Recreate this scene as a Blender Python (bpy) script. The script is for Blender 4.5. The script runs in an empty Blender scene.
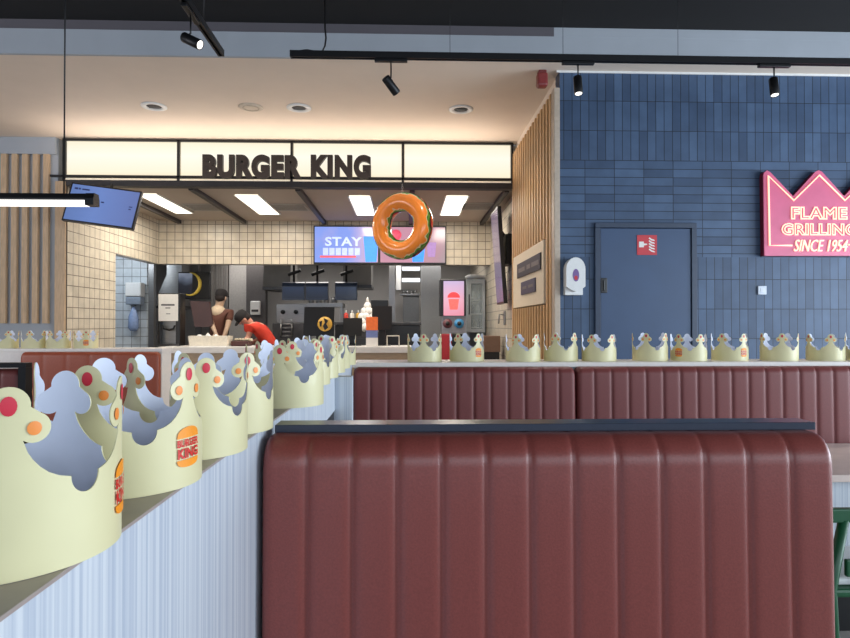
import bpy, bmesh, math, random
from mathutils import Vector, Matrix
random.seed(7)
C = bpy.context.scene.collection
PI = math.pi

# ------------------------------------------------------------------ camera model (also used to turn photo measurements into metres)
F = 614.0
CAM = Vector((0, 0, 1.40))
YAW, PITCH = math.atan(20 / F), math.atan(6 / F)
FWD = Vector((math.sin(YAW) * math.cos(PITCH), math.cos(YAW) * math.cos(PITCH), math.sin(PITCH)))
RGT = Vector((math.cos(YAW), -math.sin(YAW), 0))
UPV = RGT.cross(FWD)
def ray(px, py): return FWD + RGT * ((px - 425) / F) + UPV * ((319 - py) / F)
def P(px, py, Y):
    d = ray(px, py); return CAM + d * (Y / d.y)
def PZ(px, py, z):
    d = ray(px, py); return CAM + d * ((z - CAM.z) / d.z)
def PX(px, py, x):
    d = ray(px, py); return CAM + d * (x / d.x)

# ------------------------------------------------------------------ materials
def lin(c):
    o = []
    for v in c[:3]:
        v /= 255.0
        o.append(v / 12.92 if v <= .04045 else ((v + .055) / 1.055) ** 2.4)
    return (*o, 1.0)
MATS = {}
def mat(name, rgb, rough=.5, metal=0., var=.08, scale=30., bump=0., emit=0., spec=.5, coat=0., stretch=None):
    if name in MATS: return MATS[name]
    m = bpy.data.materials.new(name); m.use_nodes = True
    nt = m.node_tree; b = nt.nodes['Principled BSDF']
    base = lin(rgb)
    b.inputs['Roughness'].default_value = rough; b.inputs['Metallic'].default_value = metal
    b.inputs['Specular IOR Level'].default_value = spec
    b.inputs['Coat Weight'].default_value = coat
    tc = nt.nodes.new('ShaderNodeTexCoord'); n = nt.nodes.new('ShaderNodeTexNoise')
    n.inputs['Scale'].default_value = scale; n.inputs['Detail'].default_value = 3
    src = tc.outputs['Object']
    if stretch:
        mp = nt.nodes.new('ShaderNodeMapping'); mp.inputs['Scale'].default_value = stretch
        nt.links.new(src, mp.inputs['Vector']); src = mp.outputs['Vector']
    nt.links.new(src, n.inputs['Vector'])
    r = nt.nodes.new('ShaderNodeValToRGB')
    r.color_ramp.elements[0].position = .3; r.color_ramp.elements[1].position = .7
    r.color_ramp.elements[0].color = tuple(v * (1 - var) for v in base[:3]) + (1,)
    r.color_ramp.elements[1].color = tuple(min(1, v * (1 + var)) for v in base[:3]) + (1,)
    nt.links.new(n.outputs['Fac'], r.inputs['Fac']); nt.links.new(r.outputs['Color'], b.inputs['Base Color'])
    if bump:
        bp = nt.nodes.new('ShaderNodeBump'); bp.inputs['Strength'].default_value = bump; bp.inputs['Distance'].default_value = .003
        nt.links.new(n.outputs['Fac'], bp.inputs['Height']); nt.links.new(bp.outputs['Normal'], b.inputs['Normal'])
    if emit:
        nt.links.new(r.outputs['Color'], b.inputs['Emission Color']); b.inputs['Emission Strength'].default_value = emit
    MATS[name] = m
    return m
def axes_uv(nt, u, v, off=(0, 0)):
    tc = nt.nodes.new('ShaderNodeTexCoord'); s = nt.nodes.new('ShaderNodeSeparateXYZ'); c = nt.nodes.new('ShaderNodeCombineXYZ')
    nt.links.new(tc.outputs['Object'], s.inputs[0])
    for i, (a, o) in enumerate(((u, off[0]), (v, off[1]))):
        ad = nt.nodes.new('ShaderNodeMath'); ad.operation = 'SUBTRACT'; ad.inputs[1].default_value = o
        nt.links.new(s.outputs[a], ad.inputs[0]); nt.links.new(ad.outputs[0], c.inputs[i])
    return s, c
def brick(nt, vec, c1, c2, cm, w, h, mortar):
    b = nt.nodes.new('ShaderNodeTexBrick'); b.offset = 0; b.squash = 1
    b.inputs['Color1'].default_value = c1; b.inputs['Color2'].default_value = c2; b.inputs['Mortar'].default_value = cm
    b.inputs['Scale'].default_value = 1; b.inputs['Mortar Size'].default_value = mortar; b.inputs['Mortar Smooth'].default_value = .2
    b.inputs['Brick Width'].default_value = w; b.inputs['Row Height'].default_value = h; b.inputs['Bias'].default_value = 0
    nt.links.new(vec, b.inputs['Vector']); return b
def tile_mat(name, u, v, rgb1, rgb2, grout, w, h, mortar, rough=.3, off=(0, 0), bands=None):
    m = bpy.data.materials.new(name); m.use_nodes = True; nt = m.node_tree; p = nt.nodes['Principled BSDF']
    s, c = axes_uv(nt, u, v, off)
    b = brick(nt, c.outputs[0], lin(rgb1), lin(rgb2), lin(grout), w, h, mortar)
    col, fac = b.outputs['Color'], b.outputs['Fac']
    if bands:   # horizontal tiles between two heights, vertical tiles elsewhere
        b2 = brick(nt, c.outputs[0], lin(rgb1), lin(rgb2), lin(grout), h, w, mortar)
        g = nt.nodes.new('ShaderNodeMath'); g.operation = 'GREATER_THAN'; g.inputs[1].default_value = bands[0]; nt.links.new(s.outputs[v], g.inputs[0])
        l = nt.nodes.new('ShaderNodeMath'); l.operation = 'LESS_THAN'; l.inputs[1].default_value = bands[1]; nt.links.new(s.outputs[v], l.inputs[0])
        k = nt.nodes.new('ShaderNodeMath'); k.operation = 'MULTIPLY'; nt.links.new(g.outputs[0], k.inputs[0]); nt.links.new(l.outputs[0], k.inputs[1])
        mx = nt.nodes.new('ShaderNodeMix'); mx.data_type = 'RGBA'; nt.links.new(k.outputs[0], mx.inputs[0]); nt.links.new(col, mx.inputs[6]); nt.links.new(b2.outputs['Color'], mx.inputs[7])
        mf = nt.nodes.new('ShaderNodeMix'); nt.links.new(k.outputs[0], mf.inputs[0]); nt.links.new(fac, mf.inputs[2]); nt.links.new(b2.outputs['Fac'], mf.inputs[3])
        col, fac = mx.outputs[2], mf.outputs[0]
    n = nt.nodes.new('ShaderNodeTexNoise'); n.inputs['Scale'].default_value = 6; n.inputs['Detail'].default_value = 5; nt.links.new(c.outputs[0], n.inputs['Vector'])
    hs = nt.nodes.new('ShaderNodeHueSaturation'); mr = nt.nodes.new('ShaderNodeMapRange'); mr.inputs['To Min'].default_value = .72; mr.inputs['To Max'].default_value = 1.28
    nt.links.new(n.outputs['Fac'], mr.inputs['Value']); nt.links.new(mr.outputs[0], hs.inputs['Value']); nt.links.new(col, hs.inputs['Color'])
    nt.links.new(hs.outputs['Color'], p.inputs['Base Color']); p.inputs['Roughness'].default_value = rough; p.inputs['Specular IOR Level'].default_value = .35
    bp = nt.nodes.new('ShaderNodeBump'); bp.inputs['Strength'].default_value = .5; bp.inputs['Distance'].default_value = .004; bp.invert = True
    nt.links.new(fac, bp.inputs['Height']); nt.links.new(bp.outputs['Normal'], p.inputs['Normal'])
    MATS[name] = m; return m
def ribbed_mat(name, rgb1, rgb2, axis, period, rough=.55, axis2=None):
    m = bpy.data.materials.new(name); m.use_nodes = True; nt = m.node_tree; p = nt.nodes['Principled BSDF']
    tc = nt.nodes.new('ShaderNodeTexCoord'); mp = nt.nodes.new('ShaderNodeMapping'); nt.links.new(tc.outputs['Object'], mp.inputs[0])
    sc = [.25, .25, .25]; sc[axis] = 1 / period
    if axis2 is not None: sc[axis2] = 1 / period
    mp.inputs['Scale'].default_value = sc
    n = nt.nodes.new('ShaderNodeTexNoise'); n.inputs['Scale'].default_value = 1; n.inputs['Detail'].default_value = 2; nt.links.new(mp.outputs[0], n.inputs['Vector'])
    r = nt.nodes.new('ShaderNodeValToRGB'); r.color_ramp.elements[0].position = .35; r.color_ramp.elements[1].position = .62
    r.color_ramp.elements[0].color = lin(rgb1); r.color_ramp.elements[1].color = lin(rgb2)
    nt.links.new(n.outputs['Fac'], r.inputs[0]); nt.links.new(r.outputs[0], p.inputs['Base Color']); p.inputs['Roughness'].default_value = rough
    bp = nt.nodes.new('ShaderNodeBump'); bp.inputs['Strength'].default_value = .25; bp.inputs['Distance'].default_value = .002
    nt.links.new(n.outputs['Fac'], bp.inputs['Height']); nt.links.new(bp.outputs[0], p.inputs['Normal'])
    MATS[name] = m; return m
def emit_mat(name, rgb, strength):
    m = bpy.data.materials.new(name); m.use_nodes = True; nt = m.node_tree; p = nt.nodes['Principled BSDF']
    p.inputs['Base Color'].default_value = tuple(v * .5 for v in lin(rgb)[:3]) + (1,); p.inputs['Roughness'].default_value = .4
    tc = nt.nodes.new('ShaderNodeTexCoord'); n = nt.nodes.new('ShaderNodeTexNoise'); n.inputs['Scale'].default_value = 1.2
    nt.links.new(tc.outputs['Object'], n.inputs['Vector'])
    r = nt.nodes.new('ShaderNodeValToRGB'); b = lin(rgb)
    r.color_ramp.elements[0].color = tuple(v * .93 for v in b[:3]) + (1,); r.color_ramp.elements[1].color = b
    nt.links.new(n.outputs['Fac'], r.inputs[0]); nt.links.new(r.outputs[0], p.inputs['Emission Color'])
    p.inputs['Emission Strength'].default_value = strength
    MATS[name] = m; return m
def screen_mat(name, axis, a, b, stops, strength=.9, noise=.12):
    """glowing display with a colour gradient along one object axis from a to b"""
    m = bpy.data.materials.new(name); m.use_nodes = True; nt = m.node_tree; p = nt.nodes['Principled BSDF']
    p.inputs['Base Color'].default_value = (.02, .02, .025, 1); p.inputs['Roughness'].default_value = .15
    tc = nt.nodes.new('ShaderNodeTexCoord'); s = nt.nodes.new('ShaderNodeSeparateXYZ'); nt.links.new(tc.outputs['Object'], s.inputs[0])
    n = nt.nodes.new('ShaderNodeTexNoise'); n.inputs['Scale'].default_value = 3; nt.links.new(tc.outputs['Object'], n.inputs['Vector'])
    mr = nt.nodes.new('ShaderNodeMapRange'); mr.inputs['From Min'].default_value = a; mr.inputs['From Max'].default_value = b; nt.links.new(s.outputs[axis], mr.inputs['Value'])
    ad = nt.nodes.new('ShaderNodeMath'); ad.operation = 'MULTIPLY_ADD'; ad.inputs[1].default_value = noise * 2; nt.links.new(n.outputs['Fac'], ad.inputs[0])
    sb = nt.nodes.new('ShaderNodeMath'); sb.operation = 'SUBTRACT'; sb.inputs[1].default_value = noise; nt.links.new(mr.outputs[0], sb.inputs[0]); nt.links.new(sb.outputs[0], ad.inputs[2])
    r = nt.nodes.new('ShaderNodeValToRGB')
    while len(r.color_ramp.elements) < len(stops): r.color_ramp.elements.new(.5)
    for e, (pos, c) in zip(r.color_ramp.elements, stops): e.position = pos; e.color = lin(c)
    nt.links.new(ad.outputs[0], r.inputs[0]); nt.links.new(r.outputs[0], p.inputs['Emission Color']); p.inputs['Emission Strength'].default_value = strength
    MATS[name] = m; return m

# ------------------------------------------------------------------ mesh builder
class MB:
    def __init__(s): s.bm = bmesh.new()
    def _mi(s, faces, mi):
        for f in faces: f.material_index = mi
    def box(s, a, b, bev=0., seg=2, mi=0, mtx=None):
        lo = [min(a[i], b[i]) for i in range(3)]; hi = [max(a[i], b[i]) for i in range(3)]
        t = bmesh.new(); r = bmesh.ops.create_cube(t, size=1)
        for v in t.verts: v.co = Vector([lo[i] + (v.co[i] + .5) * (hi[i] - lo[i]) for i in range(3)])
        if bev: bmesh.ops.bevel(t, geom=t.edges[:], offset=bev, segments=seg, affect='EDGES', profile=.5)
        return s.merge(t, mi, mtx)
    def merge(s, t, mi=0, mtx=None, smooth=False):
        vm = {}
        for v in t.verts: vm[v] = s.bm.verts.new(mtx @ v.co if mtx else v.co)
        for f in t.faces:
            try: n = s.bm.faces.new([vm[v] for v in f.verts])
            except ValueError: continue
            n.material_index = mi; n.smooth = smooth or f.smooth
        t.free(); return s
    def tube(s, pts, r, n=10, mi=0, caps=True, closed=False):
        pts = [Vector(p) for p in pts]; rs = r if isinstance(r, (list, tuple)) else [r] * len(pts)
        rings = []; prev = None; L = len(pts)
        for i, p in enumerate(pts):
            if closed: d = pts[(i + 1) % L] - pts[i - 1]
            else: d = pts[min(i + 1, L - 1)] - pts[max(i - 1, 0)]
            d.normalize()
            u = prev if prev is not None else (Vector((0, 0, 1)) if abs(d.z) < .9 else Vector((1, 0, 0)))
            u = (u - d * u.dot(d)).normalized(); w = d.cross(u); prev = u
            rings.append([s.bm.verts.new(p + (u * math.cos(2 * PI * k / n) + w * math.sin(2 * PI * k / n)) * rs[i]) for k in range(n)])
        for i in range(L if closed else L - 1):
            A, B = rings[i], rings[(i + 1) % L]
            for k in range(n):
                f = s.bm.faces.new((A[k], A[(k + 1) % n], B[(k + 1) % n], B[k])); f.smooth = True; f.material_index = mi
        if caps and not closed:
            for q in (rings[0][::-1], rings[-1]): s.bm.faces.new(q).material_index = mi
        return s
    def lathe(s, prof, c=(0, 0, 0), n=24, mi=0, mtx=None, smooth=True):
        t = bmesh.new(); rings = []
        for (r, z) in prof:
            rings.append([t.verts.new((c[0] + r * math.cos(2 * PI * k / n), c[1] + r * math.sin(2 * PI * k / n), c[2] + z)) for k in range(n)] if r > 1e-6 else [t.verts.new((c[0], c[1], c[2] + z))])
        for A, B in zip(rings, rings[1:]):
            for k in range(n):
                if len(A) == 1 and len(B) == 1: continue
                if len(A) == 1: q = (A[0], B[(k + 1) % n], B[k])
                elif len(B) == 1: q = (A[k], A[(k + 1) % n], B[0])
                else: q = (A[k], A[(k + 1) % n], B[(k + 1) % n], B[k])
                t.faces.new(q).smooth = smooth
        return s.merge(t, mi, mtx)
    def prism(s, poly, d0, d1, frame, mi=0):
        """poly (u,v) extruded between d0 and d1; frame(u,v,d)->xyz"""
        A = [s.bm.verts.new(frame(u, v, d0)) for u, v in poly]; B = [s.bm.verts.new(frame(u, v, d1)) for u, v in poly]
        fs = [s.bm.faces.new(A), s.bm.faces.new(B[::-1])]
        n = len(poly)
        for k in range(n): fs.append(s.bm.faces.new((A[k], B[k], B[(k + 1) % n], A[(k + 1) % n])))
        s._mi(fs, mi); return s
    def sphere(s, c, r, mi=0, seg=16, mtx=None):
        t = bmesh.new(); bmesh.ops.create_uvsphere(t, u_segments=seg, v_segments=max(8, seg * 2 // 3), radius=1)
        rr = r if isinstance(r, (tuple, list)) else (r, r, r)
        for v in t.verts: v.co = Vector((c[0] + v.co.x * rr[0], c[1] + v.co.y * rr[1], c[2] + v.co.z * rr[2]))
        return s.merge(t, mi, mtx, smooth=True)
    def data(s, vf, mi=0, fn=None):
        vs = [s.bm.verts.new(fn(v) if fn else v) for v in vf[0]]
        for f in vf[1]:
            try: s.bm.faces.new([vs[i] for i in f]).material_index = mi
            except ValueError: pass
        return s
    def build(s, name, mats, parent=None, local=False, recalc=True):
        if recalc: bmesh.ops.recalc_face_normals(s.bm, faces=s.bm.faces[:])
        me = bpy.data.meshes.new(name)
        if parent is not None and not local:
            o = wloc(parent)
            for v in s.bm.verts: v.co -= o
        s.bm.to_mesh(me); s.bm.free()
        for m in (mats if isinstance(mats, (list, tuple)) else [mats]): me.materials.append(m)
        ob = bpy.data.objects.new(name, me); C.objects.link(ob)
        if parent is not None: ob.parent = parent
        return ob
def wloc(o):
    v = Vector((0, 0, 0))
    while o is not None: v += o.location; o = o.parent
    return v
def tag(o, label=None, cat=None, group=None, kind=None):
    if label: o['label'] = label
    if cat: o['category'] = cat
    if group: o['group'] = group
    if kind: o['kind'] = kind
    return o
def thing(name, label, cat, loc=(0, 0, 0), rot=(0, 0, 0), group=None):
    o = bpy.data.objects.new(name, None); C.objects.link(o); o.location = loc; o.rotation_euler = rot; o.empty_display_size = .05
    return tag(o, label, cat, group)
def box_obj(name, a, b, m, parent=None, bev=0., **k):
    return MB().box(a, b, bev).build(name, m, parent, **k)
def struct(name, mb, m): return tag(mb.build(name, m), kind='structure')

def text_data(body, offset=0., extrude=0., shear=0., outline=0., res=3, spacing=1.0):
    """text as (verts, faces), scaled to the box 0..1 x 0..1 ; depth kept as a fraction of height"""
    cu = bpy.data.curves.new('t', 'FONT'); cu.body = body; cu.size = 1; cu.offset = offset; cu.shear = shear; cu.resolution_u = res
    cu.extrude = extrude; cu.space_character = spacing
    if outline: cu.fill_mode = 'NONE'; cu.bevel_depth = outline; cu.bevel_resolution = 1
    ob = bpy.data.objects.new('t', cu); C.objects.link(ob); bpy.context.view_layer.update()
    dg = bpy.context.evaluated_depsgraph_get(); me = bpy.data.meshes.new_from_object(ob.evaluated_get(dg), depsgraph=dg)
    vs = [v.co.copy() for v in me.vertices]; fs = [tuple(p.vertices) for p in me.polygons]
    bpy.data.objects.remove(ob); bpy.data.curves.remove(cu); bpy.data.meshes.remove(me)
    x0, x1 = min(v.x for v in vs), max(v.x for v in vs); y0, y1 = min(v.y for v in vs), max(v.y for v in vs)
    return [Vector(((v.x - x0) / (x1 - x0), (v.y - y0) / (y1 - y0), v.z / (y1 - y0))) for v in vs], fs

# ------------------------------------------------------------------ palette
M_black = mat('black_metal', (22, 22, 25), .45, .3, .1)
M_blackpl = mat('black_plastic', (18, 18, 20), .35, 0, .1)
M_white = mat('white_plastic', (225, 226, 225), .35, 0, .03)
M_steel = mat('brushed_steel', (150, 150, 150), .35, .85, .12, 8, stretch=(1, 1, 40))
M_steeldark = mat('dark_steel', (72, 72, 74), .4, .6, .15, 8)
M_leather = mat('oxblood_leather', (134, 67, 61), .35, 0, .10, 260, .12, spec=.5)
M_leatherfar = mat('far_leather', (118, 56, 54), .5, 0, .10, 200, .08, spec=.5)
M_rust = mat('rust_leather', (160, 78, 54), .42, 0, .10, 150, .08)
M_cap = mat('dark_blue_laminate', (52, 58, 74), .28, 0, .05, 40)
M_ledge = mat('ceiling_reflection_grey', (162, 150, 144), .35, 0, .05, 40)  # divider top: grey tone imitates the dark ceiling reflected in it
M_whiteledge = mat('cream_laminate', (236, 230, 224), .35, 0, .03, 40)
M_rib = ribbed_mat('white_ribbed_laminate', (176, 186, 200), (208, 214, 220), 1, .006, axis2=0)
M_wood = mat('oak_slat', (204, 164, 116), .55, 0, .14, 14, .05, stretch=(6, 6, .6))
M_beigewood = mat('beige_wood_veneer', (166, 146, 122), .5, 0, .12, 10, stretch=(1, 1, 8))
M_tan = mat('cream_paint', (222, 208, 194), .8, 0, .02, 4)
M_greyblue = mat('grey_blue_paint', (164, 170, 178), .75, 0, .03, 4)
M_greyband = mat('grey_paint', (92, 88, 94), .75, 0, .03, 4)
M_blackceil = mat('black_ceiling_paint', (13, 12, 15), .9, 0, .1, 4)
M_floor = mat('grey_floor', (150, 145, 140), .5, 0, .1, 3)
M_tileblue = tile_mat('blue_glazed_tile', 0, 2, (56, 74, 100), (74, 95, 124), (28, 35, 48), .074, .26, .003, .46, (1.31, 2.84), (1.995, 2.84))
M_tilebackw = tile_mat('cream_tile_back', 0, 2, (206, 194, 174), (214, 203, 184), (116, 106, 94), .13, .13, .005, .3, (-4.0, 2.39))
M_tilesidew = tile_mat('cream_tile_side', 1, 2, (200, 190, 172), (210, 200, 182), (118, 108, 96), .13, .13, .005, .3, (7.4, 2.39))
M_door = mat('slate_blue_door', (50, 73, 106), .45, 0, .05, 6)
M_cream = mat('cream_board', (222, 208, 184), .6, 0, .03)
M_dark = mat('charcoal_plate', (52, 46, 46), .5, 0, .1)
M_red = mat('signal_red', (196, 52, 62), .5, 0, .05)
M_green = mat('green_painted_wood', (24, 84, 52), .4, 0, .1, 20)
M_paper = mat('white_paper', (232, 230, 226), .7, 0, .03)
M_crown_out = mat('pale_yellow_card', (218, 211, 166), .5, 0, .05, 9, coat=.15)
M_crown_in = mat('white_card_inside', (228, 234, 250), .6, 0, .03)
M_gemred = mat('red_gem_print', (206, 38, 62), .45, 0, .06)
M_gemorange = mat('orange_gem_print', (240, 142, 62), .45, 0, .06)
M_logored = mat('logo_red', (214, 40, 30), .45, 0, .05)
M_logoorange = mat('logo_orange', (248, 152, 28), .45, 0, .05)
M_glow = screen_mat('lightbox_glow', 2, 0.06, .62, [(0, (236, 218, 178)), (.2, (255, 243, 216)), (.55, (255, 250, 234)), (.85, (250, 240, 212)), (1, (226, 208, 168))], 1.02, .01)
M_panelglow = emit_mat('ceiling_panel_glow', (255, 246, 226), 2.6)
M_tubeglow = emit_mat('tube_glow', (255, 250, 246), 2.2)
M_spotglow = emit_mat('spot_glow', (255, 250, 240), 3.0)
M_neon = emit_mat('neon_glow', (255, 205, 178), 1.35)
M_signface = mat('pink_red_sign_face', (192, 88, 122), .4, 0, .08, 5, emit=.24)
M_signside = mat('dark_red_sign_side', (120, 30, 48), .4, 0, .08)
M_ledcool = emit_mat('cool_led', (240, 246, 255), 2.0)

# ------------------------------------------------------------------ the setting
ZT, ZB, ZK = 3.62, 3.90, 3.10           # tan ceiling, black ceiling, kitchen ceiling
YB, YH, YS = 5.30, 7.40, 10.10          # blue wall, header plane, kitchen soffit
XR, XL = 1.32, -4.0
struct('floor', MB().box((-7.6, -3.6, -.1), (7.1, 14.2, 0)), M_floor)
struct('ceiling', MB().box((-7.6, -3.6, ZB), (7.1, 5.1, ZB + .1)), M_blackceil)
struct('ceiling_lobby', MB().box((-7.6, 5.12, ZT), (7.1, YH + .12, ZT + .08)), M_tan)
struct('ceiling_kitchen', MB().box((XL - 1.5, YH + .14, ZK), (XR + .6, YS + .2, ZK + .08)), mat('kitchen_ceiling', (176, 164, 152), .8, 0, .02, 4))
struct('ceiling_back', MB().box((-7.0, YS + .22, 2.75), (2.6, 14.2, 2.83)), mat('grey_ceiling', (120, 120, 122), .8))
struct('trim_1', MB().box((-7.6, 5.10, ZT - .002), (7.1, 5.13, 3.825)), M_greyblue)
struct('trim_2', MB().box((-7.6, 5.095, 3.825), (1.25, 5.13, ZB)), M_greyband)
struct('trim_3', MB().box((1.25, 5.098, 3.825), (7.1, 5.13, ZB)), M_greyblue)
struct('wall_back', MB().box((XR + .03, YB, 0), (7.1, YB + .15, ZT)), M_tileblue)
struct('trim_4', MB().box((XR, YB - .012, ZT - .018), (7.1, YB - .001, ZT - .001)), M_white)
struct('wall_slat', MB().box((XR + .04, YB + .16, 0), (XR + .14, YH + .1, ZT)), M_tan)
struct('trim_5', MB().box((XR - .022, YB - .01, 0), (XR + .028, YB + .10, 3.47), .004), mat('pale_corner_post', (188, 172, 154), .5))
struct('wall_right_kitchen', MB().box((XR + .09, YH + .12, 0), (XR + .24, 13.2, ZK)), M_tilesidew)
wl = MB().box((XL - .12, YH, 0), (XL, 8.62, ZK)).box((XL - .12, 8.62, 2.385), (XL, YS, ZK))
struct('wall_left_kitchen', wl, M_tilesidew)
struct('wall_soffit', MB().box((XL, YS, 2.39), (XR + .09, YS + .15, ZK)), M_tilebackw)
struct('wall_kitchen_rear', MB().box((-7.0, 13.2, 0), (2.6, 13.35, 2.75)), mat('grey_kitchen_wall', (180, 177, 174), .5, 0, .05, 3))
struct('wall_left_slat', MB().box((-7.6, YH + .02, 0), (XL - .12, YH + .16, ZT)), M_greyblue)
struct('wall_left', MB().box((-7.75, -3.6, 0), (-7.6, 14.2, ZB)), M_greyblue)
wr = MB().box((7.1, -3.6, 0), (7.2, 14.2, .5)).box((7.1, -3.6, 3.3), (7.2, 14.2, ZB))
for yy in (-3.6, -1.2, 1.2, 3.6, 5.4): wr.box((7.1, yy, .5), (7.2, yy + .12, 3.3))
struct('wall_right', wr, M_greyblue)
wq = MB().box((-7.6, -3.7, 0), (7.1, -3.6, .5)).box((-7.6, -3.7, 3.3), (7.1, -3.6, ZB))
for xx in (-7.6, -5, -2.4, .2, 2.8, 5.4): wq.box((xx, -3.7, .5), (xx + .12, -3.6, 3.3))
struct('wall_front', wq, M_greyblue)
struct('wall_header', MB().box((XL - .6, YH + .131, ZK + .081), (XR + .2, YH + .139, ZT)), M_tan)
# oak slats on the side wall (around the cream sign board) and on the far-left wall
sl = MB(); y = YB + .14
while y < YH - .02:
    if 5.68 < y + .03 < 7.33:
        sl.box((XR - .02, y, 2.21), (XR + .03, y + .058, 3.47)); sl.box((XR - .02, y, .02), (XR + .03, y + .05, 1.59))
    else: sl.box((XR - .02, y, .02), (XR + .03, y + .058, 3.47))
    y += .128
struct('trim_6', sl, M_wood)
struct('trim_7', MB().box((XR + .03, YB + .13, .02), (XR + .041, YH, 3.47)), mat('oak_backing', (84, 58, 40), .7))
sl = MB(); x = XL - .12
sl.box((x - .01, YH - .03, 0), (x + .11, YH - .002, ZK), .003)
x -= .09
while x > -7.5:
    sl.box((x - .062, YH - .025, 1.42), (x, YH + .02, 3.42)); x -= .122
struct('trim_8', sl, mat('pale_oak_slat', (196, 168, 136), .55, 0, .14, 14, .05, stretch=(6, 6, .6)))
struct('trim_9', MB().box((-7.6, YH - .03, ZT - .2), (XL - .13, YH + .02, ZT - .001)), M_greyblue)
struct('wall_kitchen_tile', MB().box((-7.0, 10.95, 0), (P(147, 300, 10.95).x, 11.05, 2.75)), tile_mat('white_tile', 0, 2, (206, 214, 220), (214, 221, 226), (140, 146, 150), .15, .15, .006))

# ------------------------------------------------------------------ door on the blue wall
p0, p1 = P(594, 223, YB), P(695, 223, YB)
zt = p0.z
fr = MB()
fr.box((p0.x, YB - .035, 0), (p0.x + .045, YB - .001, zt - .0455), .002).box((p1.x - .045, YB - .035, 0), (p1.x, YB - .001, zt - .0455), .002).box((p0.x, YB - .035, zt - .045), (p1.x, YB - .001, zt), .004)
dr = tag(fr.build('door_1', mat('door_casing', (44, 58, 80), .45)), kind='structure')
MB().box((p0.x + .05, YB - .022, .01), (p1.x - .05, YB - .002, zt - .05), .002).build('door_leaf', M_door, dr)
h0, h1 = P(600.5, 278, YB - .025), P(607, 293, YB - .025)
MB().box((h0.x, YB - .034, h1.z), (h1.x, YB - .0225, h0.z), .004).box((h0.x + .02, YB - .046, h1.z + .02), (h0.x + .032, YB - .034, h0.z - .02), .003).build('door_handle', M_blackpl, dr)

# fire-safety sign on the door: red square, white hand-held extinguisher horn and flames
a, b = P(637, 235, YB - .026), P(657, 255, YB - .026)
s = thing('safety_sign', 'small red square fire safety sign with white symbols stuck on the blue door', 'sign', ((a.x + b.x) / 2, YB - .0225, b.z))
MB().box((a.x, YB - .0265, b.z), (b.x, YB - .0235, a.z), .001).build('sign_plate', M_red, s)
W = b.x - a.x; fz = lambda u, v, d: (a.x + u * W, YB - .0265 - d, b.z + v * W)
sy = MB().prism([(.1, .38), (.34, .38), (.34, .66), (.1, .66)], .0002, .0012, fz).prism([(.34, .47), (.5, .5), (.5, .56), (.34, .57)], .0002, .0012, fz)
for k in range(5):
    v = .16 + k * .14
    sy.prism([(.58, v + .1), (.72, v), (.9, v - .03), (.86, v + .04), (.74, v + .07), (.62, v + .16)], .0002, .0012, fz)
sy.build('symbol_print', M_paper, s)

# soap dispenser on the blue wall
a, b = P(564.5, 258, YB - .05), P(583.5, 295, YB - .05); w = b.x - a.x; hh = a.z - b.z
s = thing('sanitizer_dispenser', 'white rounded hand sanitizer dispenser fixed to blue tiles beside the door', 'dispenser', ((a.x + b.x) / 2, YB - .001, b.z))
fz = lambda u, v, d: (a.x + u * w, YB - d, b.z + v * hh)
body = [(0, .22)] + [(.5 - .5 * math.cos(t), .68 + .32 * math.sin(t)) for t in [PI * k / 14 for k in range(15)]] + [(1, .22), (.72, .12), (.5, .08), (.28, .12)]
MB().prism(body, .012, .11, fz).build('cover', M_white, s)
MB().prism([(.02, 0), (.95, 0), (.95, .3), (.02, .3)], .002, .06, fz).build('mounting_plate', M_white, s)
MB().prism([(.5 + .17 * math.cos(t), .52 + .17 * math.sin(t)) for t in [2 * PI * k / 18 for k in range(18)]], .1101, .112, fz).build('logo_print', mat('purple_print', (120, 92, 150), .5), s)
MB().prism([(.5 + .09 * math.cos(t), .45 + .06 * math.sin(t)) for t in [2 * PI * k / 12 for k in range(12)]], .1122, .1135, fz).build('red_print', M_red, s)
# wall socket
a, b = P(758, 286, YB - .01), P(766.5, 294.5, YB - .01)
s = thing('wall_socket', 'small pale square socket plate on the blue tiles below the neon crown', 'socket', ((a.x + b.x) / 2, YB - .001, b.z))
MB().box((a.x, YB - .014, b.z), (b.x, YB - .001, a.z), .003).build('face_plate', mat('pale_blue_plastic', (200, 208, 220), .4), s)
MB().box((a.x + .02, YB - .018, b.z + .02), (b.x - .02, YB - .0135, a.z - .02), .002).build('rocker', mat('pale_blue_plastic2', (214, 220, 230), .4), s)

# neon crown sign
YN = 5.235
def SP(px, py, d=0): q = P(px, py, YN); return (q.x, YN - d, q.z)
cx = 818.8
half = [(cx, 170.3), (cx - 3, 171.5), (793.3, 196.3), (770.5, 172.3), (767.2, 170.3), (764.2, 172.6), (763.6, 176), (764.6, 255.8)]
outline = half[::-1] + [(2 * cx - x, y) for x, y in half[1:]]
o0 = SP(cx, 256)
s = thing('neon_crown_sign', 'red crown shaped neon sign with glowing outline and lettering on blue tiles', 'sign', (o0[0], YB - .001, o0[2]))
fr = lambda u, v, d: SP(u, v, d)
MB().prism(outline, -.012, 0, fr).build('sign_face', M_signface, s)
MB().prism(outline, -.062, -.0125, fr).build('sign_body', M_signside, s)
nt_ = [(791.5, 245.6), (769.2, 245.6), (767.9, 176)]
nt_ += [(793.3, 200.6), (cx, 175.4), (2 * cx - 793.3, 200.6), (2 * cx - 767.9, 176), (2 * cx - 769.2, 245.6), (2 * cx - 790, 244.8)]
MB().tube([SP(x, y, .008) for x, y in nt_], .0078, 8).build('neon_outline', M_neon, s)
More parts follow.
